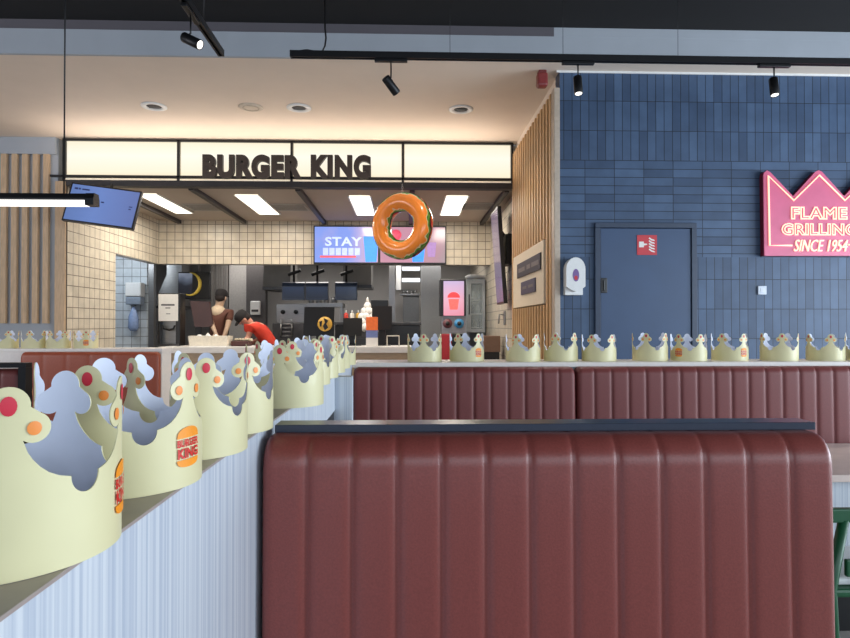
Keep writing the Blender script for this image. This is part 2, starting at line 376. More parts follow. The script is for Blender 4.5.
def sign_text(body, x0, x1, y0, y1, **k):
    d = text_data(body, **k)
    q0, q1 = SP(x0, y1), SP(x1, y0)
    return MB().data(d, 0, lambda v: Vector((q0[0] + v.x * (q1[0] - q0[0]), YN - .006 - v.z * (q1[2] - q0[2]), q0[2] + v.y * (q1[2] - q0[2]))))
sign_text('FLAME', 790.5, 2 * cx - 790.5, 207, 219.5, outline=.042, offset=.03, spacing=1.12).build('flame_lettering', M_neon, s)
sign_text('GRILLING', 781, 2 * cx - 781, 223.5, 235.5, outline=.042, offset=.03, spacing=1.1).build('grilling_lettering', M_neon, s)
sign_text('SINCE 1954', 793.5, 847, 240, 251.5, offset=-.004, extrude=.05, shear=.3).build('since_lettering', M_neon, s)

# cream board with two dark plates between the slats
s = thing('information_board', 'cream board with two dark plates set between the oak slats', 'board', (XR, 6.5, 1.6))
MB().box((XR - .026, 5.70, 1.6), (XR + .029, 7.30, 2.2), .003).build('mounting_board', M_cream, s)
pl = MB().box((XR - .040, 5.78, 1.93), (XR - .0265, 6.98, 2.09), .003).build('upper_plate', M_dark, s)
tx = MB()
for y0, y1 in ((5.84, 6.18), (6.24, 6.42), (6.52, 6.88)):
    tx.box((XR - .042, y0, 1.985), (XR - .0402, y1, 2.03))
tx.build('text_print', mat('dim_print', (120, 112, 108), .6), pl)
pl = MB().box((XR - .040, 6.02, 1.73), (XR - .0265, 6.75, 1.87), .003).build('lower_plate', mat('slate_plate', (74, 70, 88), .5), s)
MB().box((XR - .042, 6.1, 1.785), (XR - .0402, 6.34, 1.815)).box((XR - .042, 6.42, 1.785), (XR - .0402, 6.66, 1.815)).build('text_print', MATS['dim_print'], pl)
# red alarm beacon
q = P(542, 80, 5.31)
s = thing('alarm_beacon', 'red fire alarm beacon under the cream ceiling above the oak slats', 'alarm', (q.x, q.y, ZT - .001))
MB().box((q.x - .035, q.y - .035, q.z + .056), (q.x + .035, q.y + .035, ZT - .001), .006).build('mounting_base', mat('beacon_base', (110, 40, 40), .5), s)
MB().box((q.x - .045, q.y - .045, q.z - .065), (q.x + .045, q.y + .045, q.z + .0555), .018, 3).build('beacon_lens', mat('beacon_red', (130, 52, 52), .35), s)

# ------------------------------------------------------------------ header light box with lettering
x0, x1 = P(65, 150, YH).x, P(512, 150, YH).x
zh1, zh0, zb = ZT - .032, P(290, 178, YH).z, P(290, 187.5, YH).z
s = thing('menu_lightbox', 'long glowing cream lightbox sign with dark lettering over the counter', 'sign', ((x0 + x1) / 2, YH, zb))
box_obj('casing', (x0 + .01, YH + .04, zh0), (x1 - .01, YH + .13, zh1 + .02), M_cream, s)
cuts = [x0] + [P(px, 150, YH).x for px in (179, 292, 403)] + [x1]
for k in range(4):
    box_obj('light_panel', (cuts[k] + .02, YH + .005, zh0 + .012), (cuts[k + 1] - .02, YH + .035, zh1 - .005), M_glow, s)
fb = MB()
for c in cuts: fb.box((c - .014, YH - .03, zh0 - .05), (c + .014, YH + .004, zh1 + .01))
fb.box((x0 - .014, YH - .03, zh1 - .004), (x1 + .014, YH + .004, zh1 + .02)).box((x0 - .16, YH - .03, zh0 - .012), (x1 + .014, YH + .004, zh0 + .012))
fb.build('frame', M_black, s)
box_obj('lower_rail', (x0 - .014, YH - .02, zb), (x1 + .014, YH + .10, zh0 - .045), mat('dark_grey_rail', (48, 46, 48), .5, .2), s)
box_obj('light_strip', (x0, YH - .012, zh0 - .044), (x1, YH + .0, zh0 - .022), mat('pale_strip', (226, 214, 190), .5, emit=.35), s)
d1, d2 = text_data('BURGER', offset=.062, extrude=.08, spacing=1.12, res=6), text_data('KING', offset=.062, extrude=.08, spacing=1.12, res=6)
lt = MB()
for d, a, b in ((d1, 203, 302), (d2, 311, 371)):
    q0, q1 = P(a, 178.5, YH - .06), P(b, 155.5, YH - .06)
    lt.data(d, 0, lambda v: Vector((q0.x + v.x * (q1.x - q0.x), YH - .06 - v.z * .3, q0.z + v.y * (q1.z - q0.z))))
lt.build('lettering', mat('dark_brown_lettering', (22, 15, 13), .5), s)

# ------------------------------------------------------------------ kitchen ceiling: light panels, black rails, vents
for k, (q, lab) in enumerate(zip([((139, 194), (158, 194), (193, 213), (174, 213)), ((236, 195), (259, 195), (280, 214), (258, 214)), ((348, 196), (370, 196), (376, 215), (357, 215)), ((444, 196), (467, 196), (461, 215), (441, 215))],
        ['bright ceiling light panel over the kitchen nearest the tiled side wall', 'bright ceiling light panel second from the left over the counter', 'bright ceiling light panel just left of the hanging float', 'bright ceiling light panel right of the hanging float'])):
    w = [PZ(px, py, ZK - .004) for px, py in q]
    xa = (w[0].x + w[3].x) / 2; xb = (w[1].x + w[2].x) / 2; ya = (w[2].y + w[3].y) / 2; yb = (w[0].y + w[1].y) / 2
    s = thing('ceiling_light', lab, 'ceiling light', ((xa + xb) / 2, (ya + yb) / 2, ZK - .001), group='kitchen ceiling light panels')
    box_obj('diffuser', (xa + .01, ya + .01, ZK - .012), (xb - .01, yb - .01, ZK - .002), M_panelglow, s)
    f_ = MB()
    f_.box((xa - .01, ya - .01, ZK - .014), (xa + .009, yb + .01, ZK - .001)).box((xb - .009, ya - .01, ZK - .014), (xb + .01, yb + .01, ZK - .001))
    f_.box((xa + .0095, ya - .01, ZK - .014), (xb - .0095, ya + .009, ZK - .001)).box((xa + .0095, yb - .009, ZK - .014), (xb - .0095, yb + .01, ZK - .001))
    f_.build('frame', M_white, s)
    L = bpy.data.lights.new('kitchen_area', 'AREA'); L.shape = 'RECTANGLE'; L.size = abs(xb - xa); L.size_y = abs(yb - ya); L.energy = 28; L.color = (1, .92, .80)
    o = bpy.data.objects.new('kitchen_area', L); C.objects.link(o); o.location = ((xa + xb) / 2, (ya + yb) / 2, ZK - .03)
for q0, q1, lab in (((188, 188), (243, 220), 'black ceiling rail over the kitchen ending above the cream tiles at far left'), ((296, 188), (323, 220), 'black ceiling rail over the kitchen ending at the promo screen'), ((412, 189), (411, 218), 'black ceiling rail over the kitchen behind the hanging float'), ((508, 190), (483, 221), 'black ceiling rail running along the right kitchen wall'), ((121, 188), (160, 219), 'black ceiling rail along the left tiled kitchen wall')):
    w0, w1 = PZ(*q0, ZK - .03), PZ(*q1, ZK - .03)
    xm = (w0.x + w1.x) / 2
    tag(box_obj('ceiling_rail', (xm - .03, YH + .16, ZK - .055), (xm + .03, YS - .02, ZK - .001), M_dark), lab, 'rail', 'black rails on the kitchen ceiling')
for (px, py), lab in (((205, 207), 'square ceiling vent left of the kitchen'), ((290, 207), 'square ceiling vent between the second and third kitchen light panels'), ((480, 206), 'square ceiling vent right of the last kitchen light panel')):
    w = PZ(px, py, ZK)
    s = thing('ceiling_vent', lab, 'vent', (w.x, w.y, ZK - .001), group='kitchen ceiling vents')
    v = MB()
    for k in range(5): v.box((w.x - .22, w.y - .22 + k * .1, ZK - .012), (w.x + .22, w.y - .18 + k * .1, ZK - .002))
    v.build('grille', mat('vent_grey', (150, 146, 140), .5), s)
    v = MB()
    v.box((w.x - .25, w.y - .25, ZK - .014), (w.x - .225, w.y + .25, ZK - .002)).box((w.x + .225, w.y - .25, ZK - .014), (w.x + .25, w.y + .25, ZK - .002))
    v.box((w.x - .224, w.y - .25, ZK - .014), (w.x + .224, w.y - .225, ZK - .002)).box((w.x - .224, w.y + .225, ZK - .014), (w.x + .224, w.y + .25, ZK - .002))
    v.build('frame', mat('vent_frame', (170, 166, 160), .5), s)

# downlights in the cream ceiling
for (px, py), lab in (((154, 106), 'round recessed downlight, leftmost in the cream ceiling'), ((299, 107.5), 'round recessed downlight in the middle of the cream ceiling'), ((461, 109), 'round recessed downlight nearest the slatted side wall')):
    w = PZ(px, py, ZT)
    s = thing('downlight', lab, 'downlight', (w.x, w.y, ZT - .001), group='recessed downlights')
    MB().lathe([(.075, -.002), (.125, -.002), (.125, -.010), (.10, -.016), (.075, -.010), (.075, -.002)], (w.x, w.y, ZT), 28).build('trim_ring', M_white, s)
    MB().lathe([(.0, -.004), (.074, -.004), (.074, -.003)], (w.x, w.y, ZT), 24).build('reflector', mat('reflector_grey', (96, 84, 72), .3, .5), s)
    b = MB()
    for k in (-1, 0, 1): b.box((w.x - .06, w.y + k * .028 - .005, ZT - .011), (w.x + .06, w.y + k * .028 + .005, ZT - .005))
    b.build('louvre', M_steeldark, s)
    L = bpy.data.lights.new('downlight_spot', 'SPOT'); L.energy = 55; L.spot_size = 2.2; L.spot_blend = .8; L.color = (1, .86, .68); L.shadow_soft_size = .06
    o = bpy.data.objects.new('downlight_spot', L); C.objects.link(o); o.location = (w.x, w.y, ZT - .04)
w = PZ(251, 107, ZT)
s = thing('ceiling_speaker', 'flat round speaker cover in the cream ceiling between two downlights', 'speaker', (w.x, w.y, ZT - .001))
MB().lathe([(0, -.012), (.11, -.012), (.125, -.002), (0, -.002)], (w.x, w.y, ZT), 28).build('cover', mat('ceiling_speaker_white', (200, 188, 172), .6), s)
MB().lathe([(.07, -.0125), (.085, -.0125), (.085, -.016), (.07, -.016), (.07, -.0125)], (w.x, w.y, ZT), 28).build('rim', mat('ceiling_speaker_rim', (180, 168, 150), .6), s)

# ------------------------------------------------------------------ track lighting
ZTR, YT = 3.20, 4.10
xa = P(292, 57, YT).x
s = thing('light_track', 'long black lighting track hanging across the room before the bulkhead', 'lighting track', (1.4, YT, ZTR))
tk = MB().box((xa, YT - .02, ZTR - .018), (3.7, YT - .008, ZTR + .024)).box((xa, YT + .008, ZTR - .018), (3.7, YT + .02, ZTR + .024)).box((xa, YT - .0079, ZTR), (3.7, YT + .0079, ZTR + .024))
tk.build('rail', M_black, s)
box_obj('end_cap', (xa - .012, YT - .021, ZTR - .02), (xa - .0005, YT + .021, ZTR + .026), M_blackpl, s, .003)
pts = [P(296, 53, YT)]
for px, py in ((300, 50.8), (307, 50), (313, 51), (319, 52), (322.5, 51), (325, 46), (326, 38), (325, 28), (324.5, 20)): pts.append(P(px, py, YT))
pts[-1].z = ZB - .002
for i, p_ in enumerate(pts): p_.y = YT
MB().tube(pts, .006, 8).build('power_cable', M_blackpl, s)
for px in (450, 563, 678):
    xx = P(px, 56, YT).x
    MB().tube([(xx, YT, ZTR + .024), (xx, YT, ZB - .001)], .0016, 6).build('suspension_wire', M_black, s)
XT2 = -1.22
s = thing('short_light_track', 'short black lighting track running away from the viewer under the black ceiling', 'lighting track', (XT2, 3.4, ZTR))
MB().box((XT2 - .02, 2.0, ZTR - .018), (XT2 - .008, 4.09, ZTR + .024)).box((XT2 + .008, 2.0, ZTR - .018), (XT2 + .02, 4.09, ZTR + .024)).box((XT2 - .0079, 2.0, ZTR), (XT2 + .0079, 4.09, ZTR + .024)).build('rail', M_black, s)
box_obj('end_cap', (XT2 - .021, 4.0905, ZTR - .02), (XT2 + .021, 4.10, ZTR + .026), M_blackpl, s, .003)
for yy in (3.75, 2.6): MB().tube([(XT2, yy, ZTR + .024), (XT2, yy, ZB - .001)], .003, 6).build('suspension_rod', M_black, s)
def spot(adaptor, head, direc, along, label, energy):
    s = thing('track_spotlight', label, 'spotlight', adaptor, group='black cylinder spotlights on the tracks')
    ax = Vector((.11, .016, .012)) if along == 'x' else Vector((.016, .11, .012))
    A = Vector(adaptor)
    box_obj('adaptor_mount', A - Vector((ax.x, ax.y, .022)), A + Vector((ax.x, ax.y, -.0005)), M_blackpl, s, .004)
    H = Vector(head); d = Vector(direc).normalized()
    top = H - d * .05
    MB().tube([A - Vector((0, 0, .022)), Vector((A.x, A.y, top.z + .02)), top], .005, 8).build('stem', M_black, s)
    q = d.to_track_quat('Z', 'Y').to_matrix().to_4x4(); q.translation = H
    MB().lathe([(0, -.064), (.026, -.064), (.029, -.06), (.029, .06), (.026, .064), (.024, .064), (.024, .044), (0, .044)], (0, 0, 0), 20, 0, q).build('lamp_head', M_black, s)
    MB().lathe([(0, .054), (.0235, .054), (.0235, .06), (0, .06)], (0, 0, 0), 20, 0, q).build('lens', M_spotglow, s)
    L = bpy.data.lights.new('track_beam', 'SPOT'); L.energy = energy; L.spot_size = 1.0; L.spot_blend = .7; L.color = (1, .95, .88); L.shadow_soft_size = .03
    o = bpy.data.objects.new('track_beam', L); C.objects.link(o); o.location = H + d * .085; o.rotation_euler = (-d).to_track_quat('Z', 'Y').to_euler()
yA = 3.52
spot((XT2, yA, ZTR - .018), P(192, 41, yA), (.80, -.28, -.46), 'y', 'black spotlight tilted sideways on the short track, lit end showing', 18)
for px, dr_, lab, e in ((391, (.62, .5, -.68), 'black spotlight tilted away on the long track, over the lightbox lettering', 12), (578, (.0, -.22, -1), 'black downward spotlight on the long track near the oak slats', 40), (774, (-.04, -.22, -1), 'black downward spotlight on the long track above the neon crown', 40)):
    q = P(px, 60, YT)
    spot((q.x, YT, ZTR - .018), P(px, 85.5 if px != 774 else 87, YT), dr_, 'x', lab, e)
# pendant tube lamp
YP = 3.0
e1, e0 = P(94, 193, YP), P(94, 206, YP)
s = thing('linear_pendant', 'black linear pendant lamp with white glowing underside hanging by thin wires', 'pendant lamp', (-2.2, YP, e0.z))
hx = [(-.028, .03), (-.02, .052), (.02, .052), (.028, .03), (.028, .022), (-.028, .022)]
MB().prism(hx, -2.95, e1.x, lambda u, v, d: (d, YP + u, e0.z + v + .004)).build('housing', M_black, s)
MB().prism([(-.026, .022), (-.022, .0), (.022, .0), (.026, .022)], -2.94, e1.x - .03, lambda u, v, d: (d, YP + u, e0.z + v)).build('diffuser', M_tubeglow, s)
MB().prism([(-.03, .0), (-.03, .032), (-.02, .058), (.02, .058), (.03, .032), (.03, .0)], e1.x - .029, e1.x + .012, lambda u, v, d: (d, YP + u, e0.z + v)).build('end_cap', M_blackpl, s)
for xx in (P(64, 190, YP).x, -2.8):
    MB().tube([(xx, YP, e0.z + .055), (xx, YP, ZB - .001)], .004, 6).build('suspension_wire', M_black, s)

# ------------------------------------------------------------------ hanging screens
def quad_screen(name, label, corners, Y, group=None):
    pass
TLc, TRc, BLc, BRc = P(69, 181, 7.12), P(140, 192, 7.10), P(64, 221, 7.02), P(135, 229, 7.0)
cen = (TLc + TRc + BLc + BRc) / 4
ux = ((TRc - TLc) + (BRc - BLc)).normalized(); uz = ((TLc - BLc) + (TRc - BRc)); uz = (uz - ux * uz.dot(ux)).normalized(); uy = uz.cross(ux)
W, H = ((TRc - TLc).length + (BRc - BLc).length) / 2, ((TLc - BLc).length + (TRc - BRc).length) / 2
R3 = Matrix((ux, uy, uz)).transposed()
s = thing('tilted_screen', 'blue lit screen tilted under the lightbox beside the left tiled wall', 'screen', cen, R3.to_euler())
MB().box((-W / 2, 0, -H / 2), (W / 2, .045, H / 2), .006).build('bezel_frame', M_blackpl, s, local=True)
MB().box((-W / 2 + .02, -.003, -H / 2 + .02), (W / 2 - .02, -.0005, H / 2 - .02)).build('display', screen_mat('blue_screen', 0, -W / 2, W / 2, [(0, (98, 128, 190)), (.45, (112, 142, 210)), (1, (104, 124, 186))], .85), s, local=True)
tb = MB()
for k, (u, v, w_, h_) in enumerate(((-.36, .155, .04, .022), (-.31, .155, .02, .022), (-.27, .155, .085, .018), (-.02, .03, .035, .016), (.31, .02, .04, .012), (.31, -.01, .03, .012))):
    tb.box((u * W / .83, -.0045, v * H / .47), ((u + w_) * W / .83, -.0032, (v + h_) * H / .47))
tb.build('text_print', mat('screen_ink', (44, 58, 110), .4), s, local=True)
iv = R3.inverted()
up = iv @ Vector((0, 0, 1))
st = Vector((0, .046, .05)); tgt = iv @ (Vector((cen.x, 7.30, zb)) - cen)
MB().tube([st, st + Vector((0, .05, 0)), tgt + Vector((0, 0, -.002))], .014, 8).build('mount_arm', M_black, s, local=True)
# narrow screen on the right kitchen wall, seen almost edge-on
A0, A1 = 7.85, 8.45
zt_, zb_ = 2.93, 1.68
s = thing('side_wall_screen', 'tall screen on the right kitchen wall, seen almost edge on', 'screen', (XR + .07, 8.2, zb_))
def tilt(a, zz, out): k = (zz - zb_) / (zt_ - zb_); return Vector((XR + .0 - .085 * k - out, a, zz))
def slab(o0, o1, m0=0.):
    t = MB(); vs = []
    for o in (o0, o1):
        for a, zz in ((A0 + m0, zb_ + m0), (A1 - m0, zb_ + m0), (A1 - m0, zt_ - m0), (A0 + m0, zt_ - m0)): vs.append(tilt(a, zz, o))
    return t.data((vs, [(0, 1, 2, 3), (7, 6, 5, 4), (0, 4, 5, 1), (1, 5, 6, 2), (2, 6, 7, 3), (3, 7, 4, 0)]))
slab(0, .05).build('bezel_frame', M_blackpl, s)
slab(.0505, .053, .025).build('display', screen_mat('grey_violet_screen', 2, zb_, zt_, [(0, (150, 130, 160)), (.4, (90, 90, 108)), (1, (70, 72, 82))], .5), s)
MB().box((XR + .005, 8.0, 2.2), (XR + .089, 8.4, 2.6), .004).tube([(XR - .02, 8.2, 2.65), (XR + .08, 8.2, 2.5)], .02, 8).build('wall_mount', M_black, s)

# promo screens on the soffit
a, b = P(313.5, 225.5, YS - .06), P(446, 264.5, YS - .06); mid = P(379, 240, YS - .06).x
def promo(xa, xb, label, stops):
    s = thing('promo_screen', label, 'screen', ((xa + xb) / 2, YS - .001, b.z), group='promo screens above the kitchen')
    MB().box((xa, YS - .06, b.z), (xb, YS - .005, a.z), .004).build('bezel_frame', M_blackpl, s)
    MB().box((xa + .02, YS - .063, b.z + .03), (xb - .015, YS - .0605, a.z - .02)).build('display', screen_mat('promo_%d' % len(MATS), 0, 0, xb - xa, [(p, c) for p, c in stops], 1.0, .2), s)
    return s
# gradients are laid over object space centred on each screen
def cup(mb, cx_, z0, w, h, mi, YY):
    mb.prism([(cx_ - w * .36, z0), (cx_ + w * .36, z0), (cx_ + w * .5, z0 + h), (cx_ - w * .5, z0 + h)], 0, .002, lambda u, v, d: (u, YY - d, v), mi)
s1 = promo(a.x, mid - .002, 'promo screen with pastel drink advert on the cream tiles, left of the pair', [(0, (140, 165, 245)), (.25, (196, 180, 228)), (.5, (226, 176, 196)), (.8, (214, 190, 206)), (1, (140, 176, 245))])
s2 = promo(mid + .002, b.x, 'promo screen half hidden behind the hanging float, right of the pair', [(0, (206, 150, 170)), (.4, (190, 150, 160)), (.7, (170, 160, 160)), (1, (190, 184, 178))])
YY = YS - .0635
q0, q1 = P(325, 246, YY), P(362, 237, YY)
d = text_data('STAY', offset=.03, extrude=.0, spacing=1.05)
tx = MB().data(d, 0, lambda v: Vector((q0.x + v.x * (q1.x - q0.x), YY - .001, q0.z + v.y * (q1.z - q0.z))))
tx.build('advert_lettering', mat('pale_blue_letters', (190, 206, 250), .5, emit=.55), s1)
t2 = MB()
q0, q1 = P(323, 255, YY), P(361, 248, YY); n = 6; wd = (q1.x - q0.x) / n
for k in range(n): t2.box((q0.x + k * wd, YY - .0012, q0.z), (q0.x + (k + .82) * wd, YY - .0002, q1.z))
t2.build('advert_print', mat('pale_blue_blocks', (176, 190, 244), .5, emit=.5), s1)
t2 = MB(); q0, q1 = P(320, 257.5, YY), P(356, 255.8, YY)
t2.box((q0.x, YY - .0016, q0.z), (q1.x, YY - .0006, q1.z))
t2.build('red_print', mat('red_glow_print', (236, 82, 90), .5, emit=.5), s1)
M_cupblue = mat('blue_cup_glow', (52, 132, 240), .5, 0, .08, emit=.7)
t2 = MB(); q0 = P(371, 262, YY); cup(t2, q0.x, q0.z, .25, .42, 0, YY); t2.build('cup_print', M_cupblue, s1)
t2 = MB(); q0 = P(418, 262, YY); cup(t2, q0.x, q0.z, .25, .36, 0, YY); t2.build('cup_print', M_cupblue, s2)
t2 = MB(); q0 = P(431.5, 257, YY); cup(t2, q0.x, q0.z, .16, .24, 0, YY); t2.build('cup_print', mat('violet_cup_glow', (150, 118, 176), .5, emit=.5), s2)
t2 = MB(); q0 = P(396, 235, YY)
t2.lathe([(0, 0), (.09, 0), (.09, .002), (0, .002)], (0, 0, 0), 20, 0, Matrix.Translation((q0.x, YY - .0002, q0.z)) @ Matrix.Rotation(PI / 2, 4, 'X')); t2.build('berry_print', mat('pink_berry_glow', (232, 84, 112), .5, emit=.6), s2)

# ------------------------------------------------------------------ inflatable burger ring hanging from the lightbox rail
YI = 7.22
c = P(402.3, 226, YI); RO, RI = .268, .114
def burger_mat():
    m = bpy.data.materials.new('burger_ring'); m.use_nodes = True; nt = m.node_tree; p = nt.nodes['Principled BSDF']
    tc = nt.nodes.new('ShaderNodeTexCoord'); s = nt.nodes.new('ShaderNodeSeparateXYZ'); nt.links.new(tc.outputs['Object'], s.inputs[0])
    n = nt.nodes.new('ShaderNodeTexNoise'); n.inputs['Scale'].default_value = 9; n.inputs['Detail'].default_value = 1; nt.links.new(tc.outputs['Object'], n.inputs['Vector'])
    r2 = nt.nodes.new('ShaderNodeMath'); r2.operation = 'MULTIPLY_ADD'; r2.inputs[1].default_value = .13; nt.links.new(n.outputs['Fac'], r2.inputs[0]); nt.links.new(s.outputs[1], r2.inputs[2])
    rp = nt.nodes.new('ShaderNodeValToRGB'); rp.color_ramp.interpolation = 'CONSTANT'
    mr = nt.nodes.new('ShaderNodeMapRange'); mr.inputs['From Min'].default_value = -.10; mr.inputs['From Max'].default_value = .2; nt.links.new(r2.outputs[0], mr.inputs['Value'])
    stops = [(0, (255, 150, 58)), (.30, (228, 212, 170)), (.335, (84, 146, 60)), (.43, (54, 32, 30)), (.52, (206, 60, 48)), (.58, (250, 146, 56))]
    while len(rp.color_ramp.elements) < len(stops): rp.color_ramp.elements.new(.9)
    for e, (a, col) in zip(rp.color_ramp.elements, stops): e.position = a; e.color = lin(col)
    nt.links.new(mr.outputs[0], rp.inputs[0]); nt.links.new(rp.outputs[0], p.inputs['Base Color'])
    p.inputs['Roughness'].default_value = .22; p.inputs['Coat Weight'].default_value = .4
    return m
s = thing('inflatable_ring', 'orange burger shaped inflatable swim ring hanging from a chain under the lightbox', 'inflatable', c, (0, 0, math.radians(-24)))
t = MB(); N, K = 56, 20
vs = [[Vector(((RO + RI * math.cos(v) * (1 + .02 * math.sin(9 * u))) * math.cos(u), RI * 1.05 * math.sin(v), (RO * 1.06 + RI * math.cos(v)) * math.sin(u))) for v in [2 * PI * k / K for k in range(K)]] for u in [2 * PI * i / N for i in range(N)]]
bv = [[t.bm.verts.new(v) for v in row] for row in vs]
for i in range(N):
    for k in range(K):
        f = t.bm.faces.new((bv[i][k], bv[(i + 1) % N][k], bv[(i + 1) % N][(k + 1) % K], bv[i][(k + 1) % K])); f.smooth = True
t.build('ring_body', burger_mat(), s, local=True)
vz = RO * 1.06 + RI
MB().tube([(.0, 0, vz - .004), (0, 0, vz + .02)], [.022, .014], 10).build('hanging_tab', mat('clear_tab', (170, 160, 150), .3), s, local=True)
ch = MB(); z = vz + .012; k = 0; top = zb - c.z
while z < top - .01:
    pts = []
    for i in range(10):
        a_ = 2 * PI * i / 10; u_, v_ = .011 * math.cos(a_), .019 * math.sin(a_)
        pts.append((u_, 0, z + .016 + v_) if k % 2 else (0, u_, z + .016 + v_))
    ch.tube(pts, .0035, 6, closed=True); z += .026; k += 1
ch.build('hanging_chain', M_steel, s, local=True)

# ------------------------------------------------------------------ paper crowns
CR = .095; STEP = 2 * PI * CR / 5; HALF = STEP / 2
def crown_outline():
    """half of one point, from the tip of the middle lobe to the bottom of the notch (s, z)"""
    pts = []
    T, S_ = (0, .1365, .0150), (.0172, .1185, .0122)
    a0, a1 = math.radians(90), math.radians(-6)
    for k in range(8): a = a0 + (a1 - a0) * k / 7; pts.append((T[0] + T[2] * math.cos(a), T[1] + T[2] * math.sin(a)))
    a0, a1 = math.radians(68), math.radians(-128)
    for k in range(13): a = a0 + (a1 - a0) * k / 12; pts.append((S_[0] + S_[2] * math.cos(a), S_[1] + S_[2] * math.sin(a)))
    pts += [(.0115, .1035), (.0130, .099), (.0165, .0930), (.0215, .0868), (.028, .0812), (.036, .0770), (.0450, .0745)]
    a0, a1 = math.radians(176), math.radians(270)
    for k in range(9): a = a0 + (a1 - a0) * k / 8; pts.append((HALF + .0140 * math.cos(a), .0735 + .0150 * math.sin(a)))
    return pts
def wrapc(sv, z, r=CR): a = sv / CR; return Vector((r * math.sin(a), -r * math.cos(a), z))     # s = 0 faces -y
def crown_mesh():
    hp = crown_outline()
    poly = [(-x, z) for x, z in hp[::-1]] + hp[1:]
    poly = [(-HALF, 0)] + poly + [(HALF, 0)]
    t = bmesh.new()
    f = t.faces.new([t.verts.new((x, z, 0)) for x, z in poly])
    bmesh.ops.triangulate(t, faces=[f])
    for k in range(-9, 10):
        g = t.verts[:] + t.edges[:] + t.faces[:]
        bmesh.ops.bisect_plane(t, geom=g, plane_co=(k * HALF / 10, 0, 0), plane_no=(1, 0, 0), dist=1e-6)
    for z_ in (.02, .04, .055):
        g = t.verts[:] + t.edges[:] + t.faces[:]
        bmesh.ops.bisect_plane(t, geom=g, plane_co=(0, z_, 0), plane_no=(0, 1, 0), dist=1e-6)
    out = bmesh.new()
    for k in range(5):
        vm = {v: out.verts.new(wrapc(v.co.x + k * STEP, v.co.y)) for v in t.verts}
        for f in t.faces: out.faces.new([vm[v] for v in f.verts])
    t.free()
    bmesh.ops.remove_doubles(out, verts=out.verts[:], dist=2e-5)
    for f in out.faces:
        c_ = f.calc_center_median()
        f.normal_update()
        if f.normal.x * c_.x + f.normal.y * c_.y < 0: f.normal_flip()
    bmesh.ops.solidify(out, geom=out.faces[:], thickness=.0011)
    for f in out.faces:
        f.normal_update(); c_ = f.calc_center_median(); rr = math.hypot(c_.x, c_.y)
        dn = (f.normal.x * c_.x + f.normal.y * c_.y) / rr
        f.material_index = 1 if dn < -.5 else 0
        f.smooth = abs(dn) > .5
    for e in out.edges:
        if len({f.smooth for f in e.link_faces}) > 1: e.smooth = False
    me = bpy.data.meshes.new('paper_crown_hat'); out.to_mesh(me); out.free()
    me.materials.append(M_crown_out); me.materials.append(M_crown_in)
    return me
def gem_mesh(sv, z, ru, rv, m):
    t = bmesh.new(); n = 16
    cen = t.verts.new(wrapc(sv, z, CR + .0016)); ring = [t.verts.new(wrapc(sv + ru * math.cos(2 * PI * k / n), z + rv * math.sin(2 * PI * k / n), CR + .0010)) for k in range(n)]
    for k in range(n): f = t.faces.new((cen, ring[k], ring[(k + 1) % n])); f.smooth = True
    bmesh.ops.recalc_face_normals(t, faces=t.faces[:])
    me = bpy.data.meshes.new('gem'); t.to_mesh(me); t.free(); me.materials.append(m); return me
def logo_mesh():
    mb = MB(); r = CR + .0013
    def patch(poly, mi):
        t = bmesh.new(); f = t.faces.new([t.verts.new((x, z, 0)) for x, z in poly]); bmesh.ops.triangulate(t, faces=[f])
        for k in range(-3, 4):
            g = t.verts[:] + t.edges[:] + t.faces[:]; bmesh.ops.bisect_plane(t, geom=g, plane_co=(k * .006, 0, 0), plane_no=(1, 0, 0), dist=1e-6)
        vm = {v: mb.bm.verts.new(wrapc(v.co.x, v.co.y, r)) for v in t.verts}
        for f in t.faces: mb.bm.faces.new([vm[v] for v in f.verts]).material_index = mi
        t.free()
    w = .0205
    top = [(-w, .0595)] + [(-w * math.cos(a), .0605 + .0125 * math.sin(a) ** .8) for a in [PI * k / 16 for k in range(1, 16)]] + [(w, .0595)]
    bot = [(w, .0335), (w, .0315)] + [(w * .97 * math.cos(a), .0315 - .0075 * math.sin(a) ** .7) for a in [PI * k / 12 for k in range(1, 12)]] + [(-w, .0315), (-w, .0335)]
    patch(top, 1); patch(bot, 1)
    for body, w_, z0, z1 in (('BURGER', .0205, .0487, .0582), ('KING', .0195, .0348, .0474)):
        d = text_data(body, offset=.04, spacing=1.02)
        mb.data(d, 0, lambda v: wrapc((v.x * 2 - 1) * w_, z0 + v.y * (z1 - z0), r + .0003))
    bmesh.ops.recalc_face_normals(mb.bm, faces=mb.bm.faces[:])
    for f in mb.bm.faces:
        f.normal_update(); c_ = f.calc_center_median()
        if f.normal.x * c_.x + f.normal.y * c_.y < 0: f.normal_flip()
    me = bpy.data.meshes.new('logo'); mb.bm.to_mesh(me); mb.bm.free(); me.materials.append(M_logored); me.materials.append(M_logoorange); return me
ME_crown = crown_mesh(); ME_logo = logo_mesh()
ME_gems = [gem_mesh(0, .1365, .0058, .0078, M_gemred), gem_mesh(-.0172, .1180, .0052, .0056, M_gemorange), gem_mesh(.0172, .1180, .0052, .0056, M_gemorange)]
def crown(x, y, z, theta, label, group, logo=0, gems=3, sx=1., sy=1., sz=1., tilt_=0.):
    o = bpy.data.objects.new('paper_crown_hat', ME_crown); C.objects.link(o)
    o.location = (x, y, z + .0004); o.rotation_euler = (0, 0, math.radians(theta)); o.scale = (sx, sy, sz)
    tag(o, label, 'paper crown', group)
    def child(name, me, k):
        g = bpy.data.objects.new(name, me); C.objects.link(g); g.parent = o; g.rotation_euler = (0, 0, k * 2 * PI / 5)
    for k in range(5):
        for j in range(gems): child('gem', ME_gems[j], k)
    child('logo', ME_logo, logo)
    return o
ZL = 1.20
